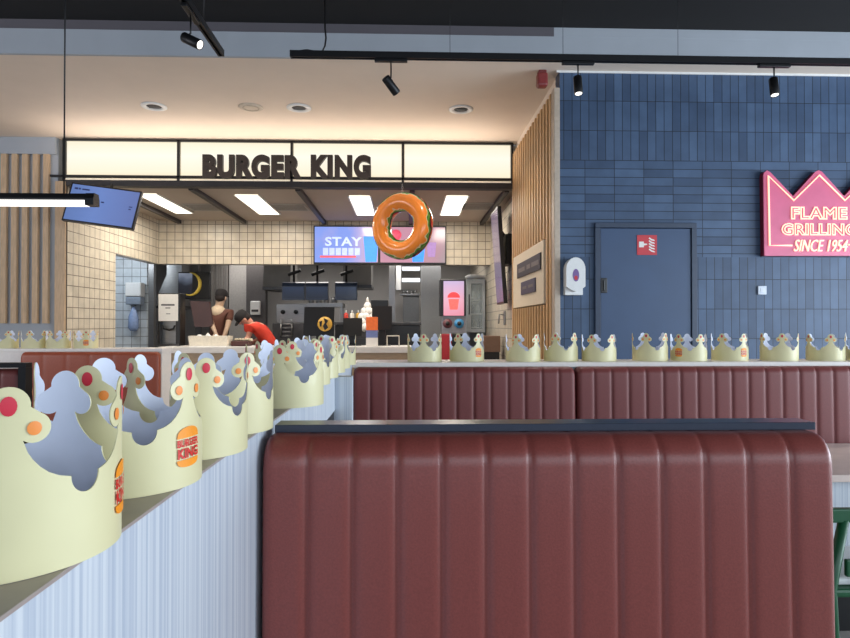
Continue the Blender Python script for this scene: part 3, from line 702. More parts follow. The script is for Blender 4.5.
GA, GB, GC = 'paper crowns on the white divider', 'paper crowns on the long ledge', 'paper crowns on the ledge by the left wall'
XC = -.352
DIV = [(XC - .008, .565, 34, 1, 'largest pale paper crown, at the near end of the white divider'),
       (XC - .010, .80, 2, 1, 'second nearest paper crown on the divider, burger logo facing the bench'),
       (XC + .002, 1.0, 35, 3, 'third nearest paper crown on the divider, just behind the one with the clear logo'),
       (XC, 1.20, 43, 2, 'fourth nearest paper crown on the divider, level with the near bench top'),
       (-.304, 1.57, 3, 2, 'fifth paper crown along the divider, overhanging its edge with a yellow side'),
       (-.352, 1.84, 20, 2, 'sixth paper crown along the divider, mostly hidden by the overhanging one'),
       (-.350, 2.10, 40, 3, 'seventh paper crown along the divider, near the middle of the row'),
       (-.352, 2.36, 12, 2, 'eighth paper crown along the divider, crowded among its neighbours'),
       (-.348, 2.62, 30, 3, 'ninth paper crown along the divider, third from its far end'),
       (-.350, 2.87, 55, 3, 'tenth paper crown along the divider, second from its far end'),
       (-.346, 3.12, 25, 3, 'last paper crown along the divider, at its far end by the counter')]
for i, (x, y, th, lg, lab) in enumerate(DIV):
    crown(x, y, ZL, th, lab, GA, lg, 3, 1 + .02 * math.sin(i * 2.1), 1 - .02 * math.sin(i * 2.1), 1 + .015 * math.sin(i * 1.7))
ROW = [(424.6, -3, 2, 'first paper crown on the long ledge, left end beside the counter'),
       (467, -31, 1, 'second paper crown from the left on the long ledge, below the drinks screen'),
       (523, -24, 3, 'third paper crown from the left on the long ledge, below the cream board'),
       (561.5, -18, 2, 'fourth paper crown from the left on the long ledge, at the blue wall corner'),
       (599, -24, 3, 'fifth paper crown from the left on the long ledge, below the door edge'),
       (651, -12, 2, 'sixth paper crown from the left on the long ledge, below the red safety sign'),
       (688.5, -33, 0, 'seventh paper crown from the left on the long ledge, red logo on its left side'),
       (731, -24, 1, 'eighth paper crown from the left on the long ledge, red logo on its right side'),
       (779, -62, 3, 'ninth paper crown from the left on the long ledge, under the neon crown edge'),
       (827, -55, 3, 'tenth paper crown from the left on the long ledge, under the neon lettering'),
       (866, -20, 3, 'last paper crown on the long ledge, cut by the frame edge')]
YR = 3.41
for i, (px, rel, lg, lab) in enumerate(ROW):
    x = P(px, 350, YR).x
    th = rel - math.degrees(math.atan2(x, YR))
    crown(x, YR + (.015 if i % 2 else 0), ZL, th, lab, GB, lg, 3, 1 + .025 * math.sin(i * 1.3), 1 - .025 * math.sin(i * 1.3), 1 + .03 * math.sin(i * 2.7))
YLB = 5.42
for i, (px, rel, lab) in enumerate(((6, 10, 'paper crown at the far left edge, on the ledge of the rust bench'), (34, -20, 'second paper crown from the left on the rust bench ledge'), (58.5, 30, 'third paper crown from the left on the rust bench ledge, before the oak slats'), (86, 0, 'paper crown nearest the tiled wall on the rust bench ledge'))):
    x = P(px, 340, YLB).x
    crown(x, YLB, ZL, rel - math.degrees(math.atan2(x, YLB)), lab, GC, 0 if i == 3 else 2, 3)

# ------------------------------------------------------------------ divider carrying the crowns
XD = -.277
s = thing('divider', 'long low white ribbed divider topped with a row of paper crowns', 'divider', (-.4, 1.4, 0))
MB().box((-.515, -.55, 0), (XD - .002, 1.52, ZL - .0045)).build('near_panel', M_rib, s)
MB().box((-.515, 1.521, .0), (-.372, 3.15, ZL - .0045)).build('rear_panel', M_rib, s)
MB().box((-.3715, 1.521, ZL - .14), (XD - .002, 3.15, ZL - .0045)).build('fascia', M_rib, s)
MB().box((-.3715, 1.521, .0), (-.362, 3.15, ZL - .1405)).build('recess_shade', M_blackpl, s)  # black sheet stands in for the shade of the open space under the fascia
MB().box((XD - .0015, 2.46, 0), (P(352, 400, 2.46).x, 2.52, ZL - .006), .002).build('end_post', M_rib, s)
MB().box((-.517, -.55, ZL - .004), (XD, 3.262, ZL), .0008).build('top_ledge', M_ledge, s)
MB().box((-.515, 3.1505, 0), (XD - .002, 3.262, ZL - .0045)).build('end_panel', M_rib, s)

# ------------------------------------------------------------------ benches
def channel_back(x0, x1, n, yf, yb, z0, z1, bulge, rad, rc, lean):
    mb = MB(); per = 16
    cols = [x0 + (x1 - x0) * i / (n * per) for i in range(n * per + 1)]
    e = [.0, .0012, .004, .008]
    cols = sorted(set([x0 + v for v in e] + [x1 - v for v in e] + cols))
    w = (x1 - x0) / n
    rows = []
    zs = z1 - rad
    for k in range(9): zz = z0 + (zs - z0) * k / 8; rows.append((lean * (zs - zz) / (zs - z0), zz - z1, -1, 0))
    for k in range(1, 9):
        a = (PI / 2) * k / 8
        rows.append((rad * .8 * (1 - math.cos(a)), -rad + rad * math.sin(a), -math.cos(a), math.sin(a)))
    rows.append((yb - yf, 0, 0, .4))
    grid = []
    for x in cols:
        t = ((x - x0) / w) % 1.0
        b = bulge * (1 - abs(2 * t - 1) ** 7)
        dx = min(x - x0, x1 - x)
        drop = rc - math.sqrt(max(0, rc * rc - (rc - dx) ** 2)) if dx < rc else 0
        sink = .5 * drop
        col = []
        for (dy, dz, ny, nz) in rows:
            top = max(0, 1 + dz / .25) if dz > -.25 else 0
            yy = yf - dy * 0 + (dy if nz else -dy) + ny * b + sink * (1 if ny else 0)
            if not nz: yy = yf - dy + ny * b + sink
            col.append(mb.bm.verts.new((x, min(yy, yb), z1 + dz + nz * b * .12 - drop * top)))
        grid.append(col)
    for i in range(len(grid) - 1):
        for k in range(len(rows) - 1):
            f = mb.bm.faces.new((grid[i][k], grid[i + 1][k], grid[i + 1][k + 1], grid[i][k + 1])); f.smooth = True
    # sides, bottom and back
    for col in (grid[0], grid[-1]):
        x = col[0].co.x
        bb = mb.bm.verts.new((x, yb, z0)); mb.bm.faces.new(col + [bb])
        col.append(bb)
    A, B = grid[0][-1], grid[-1][-1]
    mb.bm.faces.new([A, B] + [g[len(rows) - 1] for g in grid][::-1])
    mb.bm.faces.new([B, A] + [g[0] for g in grid])
    return mb
def bench(name, label, x0, x1, n, yf, yb, ztop, leather, bulge=.010, group=None, rad=.055, rc=.03):
    s = thing(name, label, 'bench', ((x0 + x1) / 2, yf - .2, 0), group=group)
    channel_back(x0, x1, n, yf, yb, .40, ztop, bulge, rad, rc, .012).build('backrest', leather, s)
    MB().box((x0, yf - .48, .36), (x1, yf - .015, .46), .03, 3).build('seat', leather, s)
    MB().box((x0 + .01, yf - .44, .0), (x1 - .01, yb - .005, .355)).build('base', M_blackpl, s)
    return s
xb0, xb1 = P(261, 560, 1.165).x, P(836.5, 560, 1.165).x
s = bench('bench', 'large dark red channel tufted bench in front, topped by a dark cap', xb0, xb1, 13, 1.172, 1.29, 1.184, M_leather, .0095, rc=.016)
k0, k1 = P(275, 424, 1.24).x, P(815, 424, 1.24).x
MB().box((k0, 1.238, 1.1845), (k1, 1.298, ZL), .0012).build('top_cap', M_cap, s)
MB().box((xb0 + .005, 1.2905, 0), (xb1 - .005, 1.31, 1.184)).build('back_panel', M_rib, s)
YF = 3.20
xa, xm, xz = P(353, 400, YF).x, P(576.5, 400, YF).x, P(867, 400, YF).x
bench('bench', 'red channel bench across the room, left of the seam, before the counter', xa, xm - .003, 13, YF, 3.262, 1.178, M_leatherfar, .009, rad=.04)
bench('bench', 'red channel bench across the room, right of the seam, under the neon crown', xm + .003, xz, 17, YF, 3.262, 1.178, M_leatherfar, .009, rad=.04)
s = thing('bench_partition', 'low partition with cream ledge behind the far red benches', 'partition', (1.1, 3.4, 0))
MB().box((-.27, 3.285, 0), (xz + .1, 3.53, ZL - .027)).build('panel', M_rib, s)
MB().box((-.277, 3.264, ZL - .026), (xz + .12, 3.55, ZL), .0015).build('top_ledge', M_whiteledge, s)
# rust bench by the left wall and its ledge
xa, xz = P(19, 380, 5.24).x, P(158, 380, 5.24).x
bench('bench', 'rust brown bench by the left wall below the tiled kitchen corner', xa, xz, 6, 5.25, 5.295, 1.172, M_rust, .004, rad=.04)
s = thing('ledge_partition', 'low cream partition behind the rust bench, carrying small crowns', 'partition', (-3, 5.4, 0))
MB().box((P(-60, 380, 5.3).x, 5.315, 0), (xz, 5.53, ZL - .027)).build('panel', M_whiteledge, s)
MB().box((P(-60, 380, 5.3).x, 5.30, ZL - .026), (xz + .01, 5.55, ZL), .0015).build('top_ledge', M_whiteledge, s)
# black framed bench at the left edge
YQ = 3.3
xq0, xq1 = P(-60, 380, YQ).x, P(17.5, 380, YQ).x; xp = P(25.5, 380, YQ).x
s = bench('framed_bench', 'red bench with black metal frame at the left edge of the room', xq0, xq1, 4, YQ + .02, YQ + .1, 1.165, M_leatherfar, .008, rad=.04)
MB().box((xq1 + .002, YQ, 0), (xp, YQ + .06, ZL - .026)).box((xq0, YQ, ZL - .0255), (xp, YQ + .06, ZL), .002).build('frame', M_black, s)

# ------------------------------------------------------------------ table and green chair at the right edge
s = thing('table', 'pale topped table with white ribbed side beside the far red bench', 'table', (2.2, 2.8, 0))
ztb = P(850, 475, 2.46).z
MB().box((1.56, 2.46, ztb - .03), (3.1, 3.12, ztb), .003).build('top', mat('pale_table_top', (222, 202, 192), .3, 0, .06, 12), s)
MB().box((1.60, 2.57, 0.44), (3.06, 2.60, ztb - .031)).build('side_panel', M_rib, s)
for xx in (1.66, 2.95):
    for yy in (2.66,): MB().tube([(xx, yy, 0), (xx, yy, ztb - .031)], .025, 12).build('leg', M_black, s)
# chair: back towards the camera, facing the table
s = thing('chair', 'green painted wooden chair at the right edge beside the near bench', 'chair', (1.72, 2.2, 0))
xl, xr_ = 1.485, 1.93; ya = 2.10
zr = P(840, 508, ya).z; zr2 = P(840, 522, ya).z
MB().box((xl - .012, ya - .014, zr2), (xr_ + .012, ya + .014, zr), .006).build('top_rail', M_green, s)
MB().box((xl + .05, ya - .008, zr2 - .19), (xr_ - .05, ya + .010, zr2 - .13), .005).build('cross_rail', M_green, s)
for sx_, xx in ((-1, xl + .045), (1, xr_ - .045)):
    MB().tube([(xx, ya, zr2 + .01), (xx + sx_ * .035, ya + .02, .47), (xx + sx_ * .055, ya - .05, .001)], [.017, .02, .015], 10).build('rear_leg', M_green, s)
    MB().tube([(xx - sx_ * .01, ya + .32, .445), (xx + sx_ * .03, ya + .35, .001)], [.02, .014], 10).build('front_leg', M_green, s)
for k in range(3):
    xx = xl + .13 + k * .095
    MB().tube([(xx, ya, zr2 + .005), (xx, ya + .015, zr2 - .125)], .009, 8).tube([(xx, ya + .012, zr2 - .195), (xx, ya + .03, .475)], .009, 8).build('spindle', M_green, s)
MB().box((xl - .01, ya + .005, .445), (xr_ + .01, ya + .36, .475), .01).build('seat', M_green, s)
MB().box((xl + .0, ya + .035, .4755), (xr_ - .0, ya + .35, .505), .012, 3).build('cushion', M_white, s)

# ------------------------------------------------------------------ counter
YC = 8.6
xa, xz = P(158, 346, YC).x, P(412, 346, YC).x; zc = P(250, 347, YC).z; th = .085
s = thing('counter', 'long service counter with white top and beige wood front', 'counter', ((xa + xz) / 2, YC + .35, 0))
sm = P(276, 346, YC).x
MB().box((xa, YC, zc - th), (sm - .003, YC + .72, zc), .004).build('worktop', mat('white_worktop', (226, 224, 222), .3, 0, .02), s)
MB().box((sm + .003, YC, zc - th), (xz, YC + .72, zc), .004).build('worktop', MATS['white_worktop'], s)
MB().box((xa, YC + .005, 0), (xa + .11, YC + .70, zc - th - .001)).build('end_panel', MATS['white_worktop'], s)
MB().box((xa + .111, YC + .03, .0), (xz - .05, YC + .69, zc - th - .001)).build('front_panel', M_beigewood, s)

# ------------------------------------------------------------------ kitchen things
def on(px, py, Y): return P(px, py, Y)
def rect(x0, y0, x1, y1, Y): a_, b_ = P(x0, y0, Y), P(x1, y1, Y); return a_.x, b_.x, b_.z, a_.z     # xa, xb, za, zb
# towel dispenser
Y = 10.94
xa, xb, z0, z1 = rect(130, 283, 146, 305, Y)
xb = min(xb, P(146, 300, 10.94).x - .01)
s = thing('paper_towel_dispenser', 'white and grey towel dispenser on the tiled wall behind the opening', 'dispenser', ((xa + xb) / 2, Y, z0))
MB().box((xa, Y - .2, z0 + .14), (xb, Y - .012, z1), .02, 3).build('cover', M_white, s)
MB().box((xa + .005, Y - .19, z0), (xb - .005, Y - .012, z0 + .138), .02, 3).build('tray', mat('blue_grey_plastic', (140, 152, 168), .4), s)
MB().box((xa + .02, Y - .0115, z0 + .02), (xb - .02, Y - .0005, z1 - .02)).build('mounting_plate', M_white, s)
xa, xb, z0, z1 = rect(131, 306, 141, 331, Y)
s = thing('wipe_bag', 'hanging clear blue bag under the towel dispenser', 'bag', ((xa + xb) / 2, Y, z0))
t = MB(); t.lathe([(0, 0), (.05, .0), (.085, .06), (.08, .25), (.045, .36), (.02, .42), (.0, .43)], ((xa + xb) / 2, Y - .10, z0), 16); t.build('bag_body', mat('pale_blue_film', (150, 172, 214), .25), s)
MB().tube([((xa + xb) / 2, Y - .10, z0 + .428), ((xa + xb) / 2, Y - .03, z0 + .45), ((xa + xb) / 2, Y - .001, z0 + .45)], .008, 8).build('hanging_hook', M_steel, s)
# steel post by the opening
xa, xb, z0, z1 = rect(146, 265, 151, 340, 10.5)
struct('trim_10', MB().box((xa, 10.6, 0), (xb, 10.7, 2.74)), M_steel)
# coffee machine with notice
Y = 9.05
xa, xb, z0, z1 = rect(157, 293, 179, 347, Y); z0 = zc + .001
s = thing('coffee_machine', 'black and steel drinks machine on the counter carrying a white paper notice', 'coffee machine', ((xa + xb) / 2, Y + .1, z0))
MB().box((xa, Y + .03, z0), (xa + .035, Y + .26, z1), .006).box((xb - .06, Y + .03, z0), (xb, Y + .26, z1), .006).box((xa + .0355, Y + .03, z1 - .30), (xb - .0605, Y + .26, z1), .006).build('body', M_blackpl, s)
MB().box((xa + .036, Y + .12, z0 + .03), (xb - .061, Y + .26, z1 - .301)).build('back_plate', M_steel, s)
MB().box((xa + .01, Y, z0), (xb - .01, Y + .25, z0 + .028), .004).build('drip_tray', M_steeldark, s)
t = MB(); t.tube([(xa + .06, Y + .05, z0 + .30), (xa + .08, Y + .05, z0 + .25), (xa + .16, Y + .05, z0 + .23), (xb - .1, Y + .05, z0 + .25), (xb - .08, Y + .05, z0 + .30)], .014, 8); t.build('hose', M_blackpl, s)
nx0, nx1, nz0, nz1 = rect(158, 294, 177.5, 321, Y)
s = thing('paper_notice', 'white printed paper notice taped to the front of the drinks machine', 'notice', ((nx0 + nx1) / 2, Y + .02, nz0))
MB().box((nx0, Y + .018, nz0), (nx1, Y + .022, nz1)).build('sheet', M_paper, s)
t = MB(); t.box((nx0 + .04, Y + .0165, nz1 - .17), (nx1 - .05, Y + .0178, nz1 - .145)).box((nx0 + .10, Y + .0165, nz1 - .21), (nx1 - .11, Y + .0178, nz1 - .195)).box((nx0 + .11, Y + .0165, nz0 + .10), (nx1 - .11, Y + .0178, nz0 + .11))
t.build('text_print', mat('grey_ink', (96, 96, 98), .6), s)
MB().box((nx0 + .08, Y + .0225, nz0 + .03), (nx1 - .08, Y + .0295, nz1 - .05)).build('mounting_tape', M_paper, s)
# steel cabinet behind
xa, xb, z0, z1 = rect(160, 268, 178, 340, 11.2)
s = thing('steel_duct', 'steel ventilation duct hanging behind the drinks machine', 'duct', ((xa + xb) / 2, 11.3, 1.7))
MB().prism([(xa + .12, 2.748), (xa + .12, 2.3), (xa - .06, 1.9), (xa - .06, 1.75), (xb + .06, 1.75), (xb + .06, 2.748)], 11.2, 11.6, lambda u, v, d: (u, d, v)).build('hanging_duct', M_steel, s)
MB().box((xa - .08, 11.17, 1.70), (xb + .08, 11.62, 1.749)).build('rim', M_steeldark, s)
# black order screen with round yellow ring
Y = 10.5
xa, xb, z0, z1 = rect(178, 272, 210, 299, Y)
s = thing('order_screen', 'black screen back with a yellow ring emblem, hung over the counter', 'screen', ((xa + xb) / 2, Y, z0))
MB().box((xa, Y, z0), (xb, Y + .06, z1), .008).build('casing', M_blackpl, s)
MB().box((xa + .01, Y - .004, z0 + .02), (xa + .24, Y - .001, z1 - .02)).build('display', screen_mat('order_reflection', 2, 0, z1 - z0, [(0, (22, 24, 30)), (.5, (40, 44, 54)), (.75, (120, 130, 150)), (1, (190, 200, 220))], .5, .4), s)  # glowing gradient imitates a pale reflection on the black screen
q = P(190, 284, Y); t = MB()
ring = [Vector((q.x + .17 * math.cos(a_), Y - .012, q.z + .19 * math.sin(a_))) for a_ in [math.radians(-110 + 200 * k / 22) for k in range(23)]]
t.tube(ring, [.006 + .024 * math.sin(PI * k / 22) for k in range(23)], 8); t.build('ring_emblem', mat('mustard_yellow', (196, 168, 62), .5), s)
MB().tube([(xb - .2, Y + .03, z1 - .01), (xb - .2, Y + .03, 2.749), ], .02, 8).build('hanging_pole', M_steel, s)
# brown tilted till back beside worker
Y = 9.12
xa, xb, z0, z1 = rect(189, 301, 213, 327, Y)
s = thing('till_screen', 'brown backed till screen tilted on a stand beside the bread trays', 'till', ((xa + xb) / 2, Y, zc + .001))
MB().prism([(xa + .02, z1), (xb - .05, z1 - .01), (xb, z0 + .05), (xb - .04, z0), (xa + .09, z0)], Y - .02, Y + .04, lambda u, v, d: (u, d, v)).build('casing', mat('dark_brown_plastic', (66, 40, 36), .4), s)
MB().box((xa + .08, Y + .045, zc + .012), (xa + .16, Y + .1, z0 + .25), .006).build('stand', M_black, s)
MB().box((xa + .0, Y + .02, zc + .001), (xa + .26, Y + .16, zc + .0115), .003).build('base', M_black, s)
# bread trays and paper bags on the counter
Y = 8.75
xa, xb, z0, z1 = rect(188, 332, 228, 347, Y)
s = thing('white_tray', 'shallow white tray on the counter in front of the till', 'tray', ((xa + xb) / 2, Y + .1, zc + .001))
zt2 = P(200, 336, Y).z
MB().box((xa + .02, Y, zc + .001), (xb - .02, Y + .26, zc + .012)).build('tray_floor', M_paper, s)
t = MB()
t.prism([(xa + .02, zc + .0125), (xb - .02, zc + .0125), (xb, zt2), (xa, zt2)], Y, Y + .012, lambda u, v, d: (u, d, v))
t.prism([(xa + .02, zc + .0125), (xb - .02, zc + .0125), (xb, zt2), (xa, zt2)], Y + .25, Y + .262, lambda u, v, d: (u, d, v))
t.build('long_side', mat('ivory_plastic', (232, 224, 206), .4), s)
MB().prism([(xa + .02, zc + .0125), (xa + .035, zc + .0125), (xa + .016, zt2), (xa, zt2)], Y + .0125, Y + .2495, lambda u, v, d: (u, d, v)).build('short_side', MATS['ivory_plastic'], s)
MB().prism([(xb - .02, zc + .0125), (xb - .035, zc + .0125), (xb - .016, zt2), (xb, zt2)], Y + .0125, Y + .2495, lambda u, v, d: (u, d, v)).build('short_side', MATS['ivory_plastic'], s)
for px, r_, lab in ((196, .05, 'white paper parcel, left in the tray on the counter'), (204.5, .055, 'white paper parcel, middle in the tray on the counter'), (213, .05, 'white paper parcel, right in the tray on the counter')):
    q = P(px + .6, 336, Y); t = bmesh.new(); bmesh.ops.create_icosphere(t, subdivisions=2, radius=1)
    for v in t.verts: v.co = Vector((v.co.x * r_, v.co.y * r_ * .8, v.co.z * .085)) * (1 + random.uniform(-.12, .12))
    zmin = min(v.co.z for v in t.verts)
    for v in t.verts: v.co += Vector((q.x, Y + .125, zc + .0135 - zmin))
    mb = MB(); mb.merge(t); tag(mb.build('paper_parcel', M_paper), lab, 'parcel', 'paper parcels in the white tray')
# red-brown food tray in front of the red-shirted worker
xa, xb, z0, z1 = rect(230.5, 338, 248, 346, 8.85)
s = thing('food_tray', 'dark brown food tray with pale wrapped food before the worker in red', 'tray', ((xa + xb) / 2, 8.95, zc + .001))
MB().box((xa, 8.86, zc + .001), (xb, 9.12, zc + .075), .012).build('tray_body', mat('maroon_plastic', (70, 34, 32), .5), s)
t = MB()
for k in range(5): t.sphere((xa + .05 + k * .05, 8.98 + .02 * (k % 2), zc + .09), (.035, .05, .025), 0, 10)
t.build('food_filling', mat('wrapped_food', (176, 164, 140), .6), s)
# rear kitchen: partitions and hood
xa, xb, z0, z1 = rect(229, 268, 252, 345, 12.0)
tag(box_obj('locker', (xa, 12.0, 0), (xb, 12.3, 2.6), mat('pale_grey_locker', (172, 168, 164), .4), None, .006), 'tall pale grey locker behind the worker in red', 'locker')
xa, xb, z0, z1 = rect(211, 268, 228, 340, 12.0)
s = thing('rolling_shutter', 'grey ribbed shutter between the black order screen and pale locker', 'shutter', ((xa + xb) / 2, 12.1, 0))
t = MB()
for k in range(7): t.box((xa + k * (xb - xa) / 7, 12.0 + .02 * (k % 2), 0), (xa + (k + .96) * (xb - xa) / 7, 12.08, 2.6))
t.build('shutter_slats', mat('shutter_grey', (128, 124, 120), .45), s)
MB().box((xa, 12.0 - .03, 2.601), (xb, 12.1, 2.74)).build('housing', M_steeldark, s)
s = thing('soap_dispenser', 'small white dispenser on the dark column beside the worker in red', 'dispenser', P(255, 313, 11.4))
xa, xb, z0, z1 = rect(250, 301, 260, 315, 11.4)
MB().box((xa, 11.4, z0), (xb, 11.5, z1), .02, 3).build('cover', M_white, s)
MB().box((xa + .03, 11.385, z0 + .06), (xb - .03, 11.3995, z0 + .1)).build('window_slot', M_steeldark, s)
MB().box((xa + .02, 11.501, z0 + .02), (xb - .02, 11.512, z1 - .02)).build('mounting_plate', M_white, s)
xa, xb, z0, z1 = rect(249, 266, 261, 345, 11.52)
struct('trim_11', MB().box((xa - .05, 11.52, 0), (xb + .08, 11.7, 2.74)), mat('dark_column', (84, 80, 80), .5))
# extraction hoods
def hood(x0, x1, y0, y1, Y, label):
    xa, xb, z0, z1 = rect(x0, y0, x1, y1, Y)
    s = thing('extraction_hood', label, 'hood', ((xa + xb) / 2, Y, z0), group='steel extraction hoods')
    MB().prism([(Y, z0 + .06), (Y + .75, z0 + .06), (Y + .75, 2.745), (Y + .1, 2.745)], xa, xb, lambda u, v, d: (d, u, v)).build('hood_body', mat('hood_steel', (128, 126, 122), .35, .5, .12, 4), s)
    MB().box((xa - .01, Y - .012, z0), (xb + .01, Y + .76, z0 + .059), .004).build('rim', M_steeldark, s)
hood(263, 290, 262, 290, 11.0, 'steel extraction hood above the fryer, left of the black screens')
hood(343, 371, 262, 288, 11.0, 'steel extraction hood behind the hanging float, right of the black screens')
# oven / fryer line
xa, xb, z0, z1 = rect(272, 303, 303, 345, 10.85)
s = thing('fryer', 'stainless fryer with two knobs and a hanging basket behind the counter', 'fryer', ((xa + xb) / 2, 11.2, 0))
MB().box((xa, 10.9, 0), (xb, 11.5, P(290, 323, 10.9).z), .008).build('body', M_steeldark, s)
MB().box((xa, 11.2, P(290, 323, 10.9).z + .001), (xb, 11.5, z1), .01).build('control_panel', M_steel, s)
for px in (283, 296):
    q = P(px, 312, 11.2); MB().lathe([(0, 0), (.04, 0), (.036, .04), (0, .04)], (0, 0, 0), 16, 0, Matrix.Translation((q.x, 11.199, q.z)) @ Matrix.Rotation(PI / 2, 4, 'X')).build('knob', M_blackpl, s)
t = MB(); q0, q1 = P(281, 320, 10.88), P(292, 336, 10.88)
t.tube([(q0.x, 10.87, q1.z), (q0.x, 10.87, q0.z), (q1.x, 10.87, q0.z), (q1.x, 10.87, q1.z)], .014, 8)
for k in range(4):
    zz = q1.z + (q0.z - q1.z) * k / 4; t.tube([(q0.x, 10.87, zz), (q1.x, 10.87, zz)], .007, 6)
t.build('basket', M_steel, s)
# black shelf unit / back line between px 300 and 420
s = thing('steel_shelf', 'steel shelf with white strip lights under the hanging black screens', 'shelf', (P(330, 303, 10.9).x, 11.2, 0))
xa, xb, z0, z1 = rect(306, 303, 343, 307, 10.95)
zsh = z1
MB().box((xa, 10.95, z0), (xb, 11.35, z1), .004).build('shelf_board', M_steel, s)
for xx in (xa + .02, xb - .05): MB().box((xx, 10.97, 0), (xx + .03, 11.0, z0 - .001)).box((xx, 11.3, 0), (xx + .03, 11.33, z0 - .001)).build('leg', M_steel, s)
MB().box((xa + .02, 11.01, 0.85), (xb - .06, 11.29, .9)).build('lower_shelf', M_steeldark, s)
for px0, px1, lab in ((282, 304.5, 'dark blue screen, leftmost of the hanging kitchen monitors'), (305.5, 328, 'dark blue screen, middle of the hanging kitchen monitors'), (335, 357, 'dark blue screen, rightmost of the hanging kitchen monitors')):
    xa, xb, z0, z1 = rect(px0, 281.5, px1, 300, 10.7)
    s = thing('kitchen_monitor', lab, 'monitor', ((xa + xb) / 2, 10.7, z0), group='monitors hung in the kitchen')
    t = MB(); hgt = z1 - z0
    prof = [(0, 0), (.0, hgt * .75), (.03, hgt * .93), (.08, hgt), (.1, hgt), (.1, 0)]
    t.prism(prof, xa, xb, lambda u, v, d: (d, 10.7 + u, z0 + v)); t.build('casing', mat('blue_black_plastic', (36, 46, 66), .3), s)
    MB().box((xa + .02, 10.697, z0 + .03), (xb - .02, 10.6995, z0 + hgt * .7)).build('display', screen_mat('kmon_%d' % px0, 2, 0, hgt * .8, [(0, (30, 38, 52)), (1, (64, 84, 120))], .35), s)
    MB().tube([((xa + xb) / 2, 10.76, z1 - .001), ((xa + xb) / 2, 10.76, 2.749)], .02, 8).tube([((xa + xb) / 2 - .1, 10.76, z1 + .12), ((xa + xb) / 2 + .12, 10.76, z1 + .2)], .03, 8).build('hanging_arm', M_black, s)
for k, (px, r_, h_) in enumerate(((311, .05, .12), (318.5, .055, .09), (326, .05, .13), (334, .055, .10))):
    q = P(px, 303, 11.1)
    s = thing('steel_container', 'round steel container on the steel shelf, %s' % ['first from the fryer', 'second from the fryer', 'third from the fryer', 'nearest the paper cup pile'][k], 'container', (q.x, 11.15, zsh + .0005), group='steel containers on the kitchen shelf')
    MB().lathe([(0, 0), (r_ * .9, 0), (r_, .01), (r_, h_), (r_ * .92, h_), (r_ * .92, .02), (0, .02)], (q.x, 11.15, zsh + .0005), 20).build('pot', M_steel, s)
    MB().lathe([(0, h_ + .02), (r_ * .2, h_ + .018), (r_ * .2, h_ + .008), (r_ * 1.02, h_ + .006), (r_ * 1.02, h_ + .0005), (0, h_ + .0005)], (q.x, 11.15, zsh + .0005), 20).build('lid', M_steeldark, s)
# dark till backs on counter
def till(x0, y0, x1, y1, Y, label):
    xa, xb, z0, z1 = rect(x0, y0, x1, y1, Y)
    s = thing('till_screen', label, 'till', ((xa + xb) / 2, Y, zc + .001), group='black tills on the counter')
    MB().prism([(Y - .03, z0), (Y + .005, z0), (Y + .075, z1), (Y + .03, z1)], xa, xb, lambda u, v, d: (d, u, v)).build('casing', M_blackpl, s)
    xm_ = (xa + xb) / 2
    MB().box((xm_ - .05, Y + .06, zc + .012), (xm_ + .05, Y + .11, (z0 + z1) / 2), .006).tube([(xm_, Y + .085, (z0 + z1) / 2 - .03), (xm_, Y + .035, (z0 + z1) / 2)], .02, 8).build('stand', M_black, s)
    MB().box((xm_ - .13, Y - .0, zc + .001), (xm_ + .13, Y + .19, zc + .0115), .003).build('base', M_black, s)
    return s, xa, xb, z0, z1
s, xa, xb, z0, z1 = till(304, 307, 334, 336, 8.9, 'black till back with a round yellow emblem, standing on the counter')
q = P(325, 324, 8.85)
def disc(name, c_, r, m, par, thick=.006, rx=1.):
    return MB().lathe([(0, 0), (r, 0), (r, thick), (0, thick)], (0, 0, 0), 28, 0, Matrix.Translation(c_) @ Matrix.Rotation(PI / 2, 4, 'X')).build(name, m, par)
d_ = disc('emblem', (q.x, 8.845, q.z), .105, mat('gold_emblem', (206, 160, 62), .5), s)
MB().prism([(-.02, .09), (.05, .05), (.02, .0), (.05, -.05), (-.0, -.09), (-.03, -.03), (.0, .02)], 0, .003, lambda u, v, d: (q.x + u, 8.8385 - d, q.z + v)).prism([(-.08, .03), (-.04, .05), (-.05, -.03), (-.07, -.04)], 0, .003, lambda u, v, d: (q.x + u, 8.8385 - d, q.z + v)).build('emblem_print', M_blackpl, d_)
till(372, 306, 392, 330, 9.05, 'black till back beside the orange and blue cup box')
till(343, 318, 362, 336, 9.08, 'low black till back between the yellow emblem and the cup box')
# white crumpled bag stack
q = P(367.5, 322, 9.6)
zz0 = q.z - .07
s = thing('napkin_pile', 'conical pile of crumpled white paper cups behind the cup box', 'paper pile', (q.x, 9.62, zc - .1))
t = MB(); random.seed(3)
for lvl, (n_, r_) in enumerate(((7, .15), (6, .12), (5, .09), (3, .05), (1, 0))):
    for k in range(n_):
        a_ = 2 * PI * k / n_ + lvl; t.sphere((q.x + r_ * math.cos(a_), 9.62 + r_ * math.sin(a_), zz0 - .02 + lvl * .085), (.06, .06, .065), 0, 10)
t.lathe([(0, .36), (.03, .36), (.012, .45), (0, .46)], (q.x, 9.62, zz0), 10)
t.build('paper_cups', M_paper, s)
MB().box((q.x - .2, 9.45, zc + .1), (q.x + .2, 9.8, zz0 - .088)).build('stand', M_steeldark, s)
MB().box((q.x - .19, 9.46, 0), (q.x + .19, 9.79, zc + .099)).build('base', M_steeldark, s)
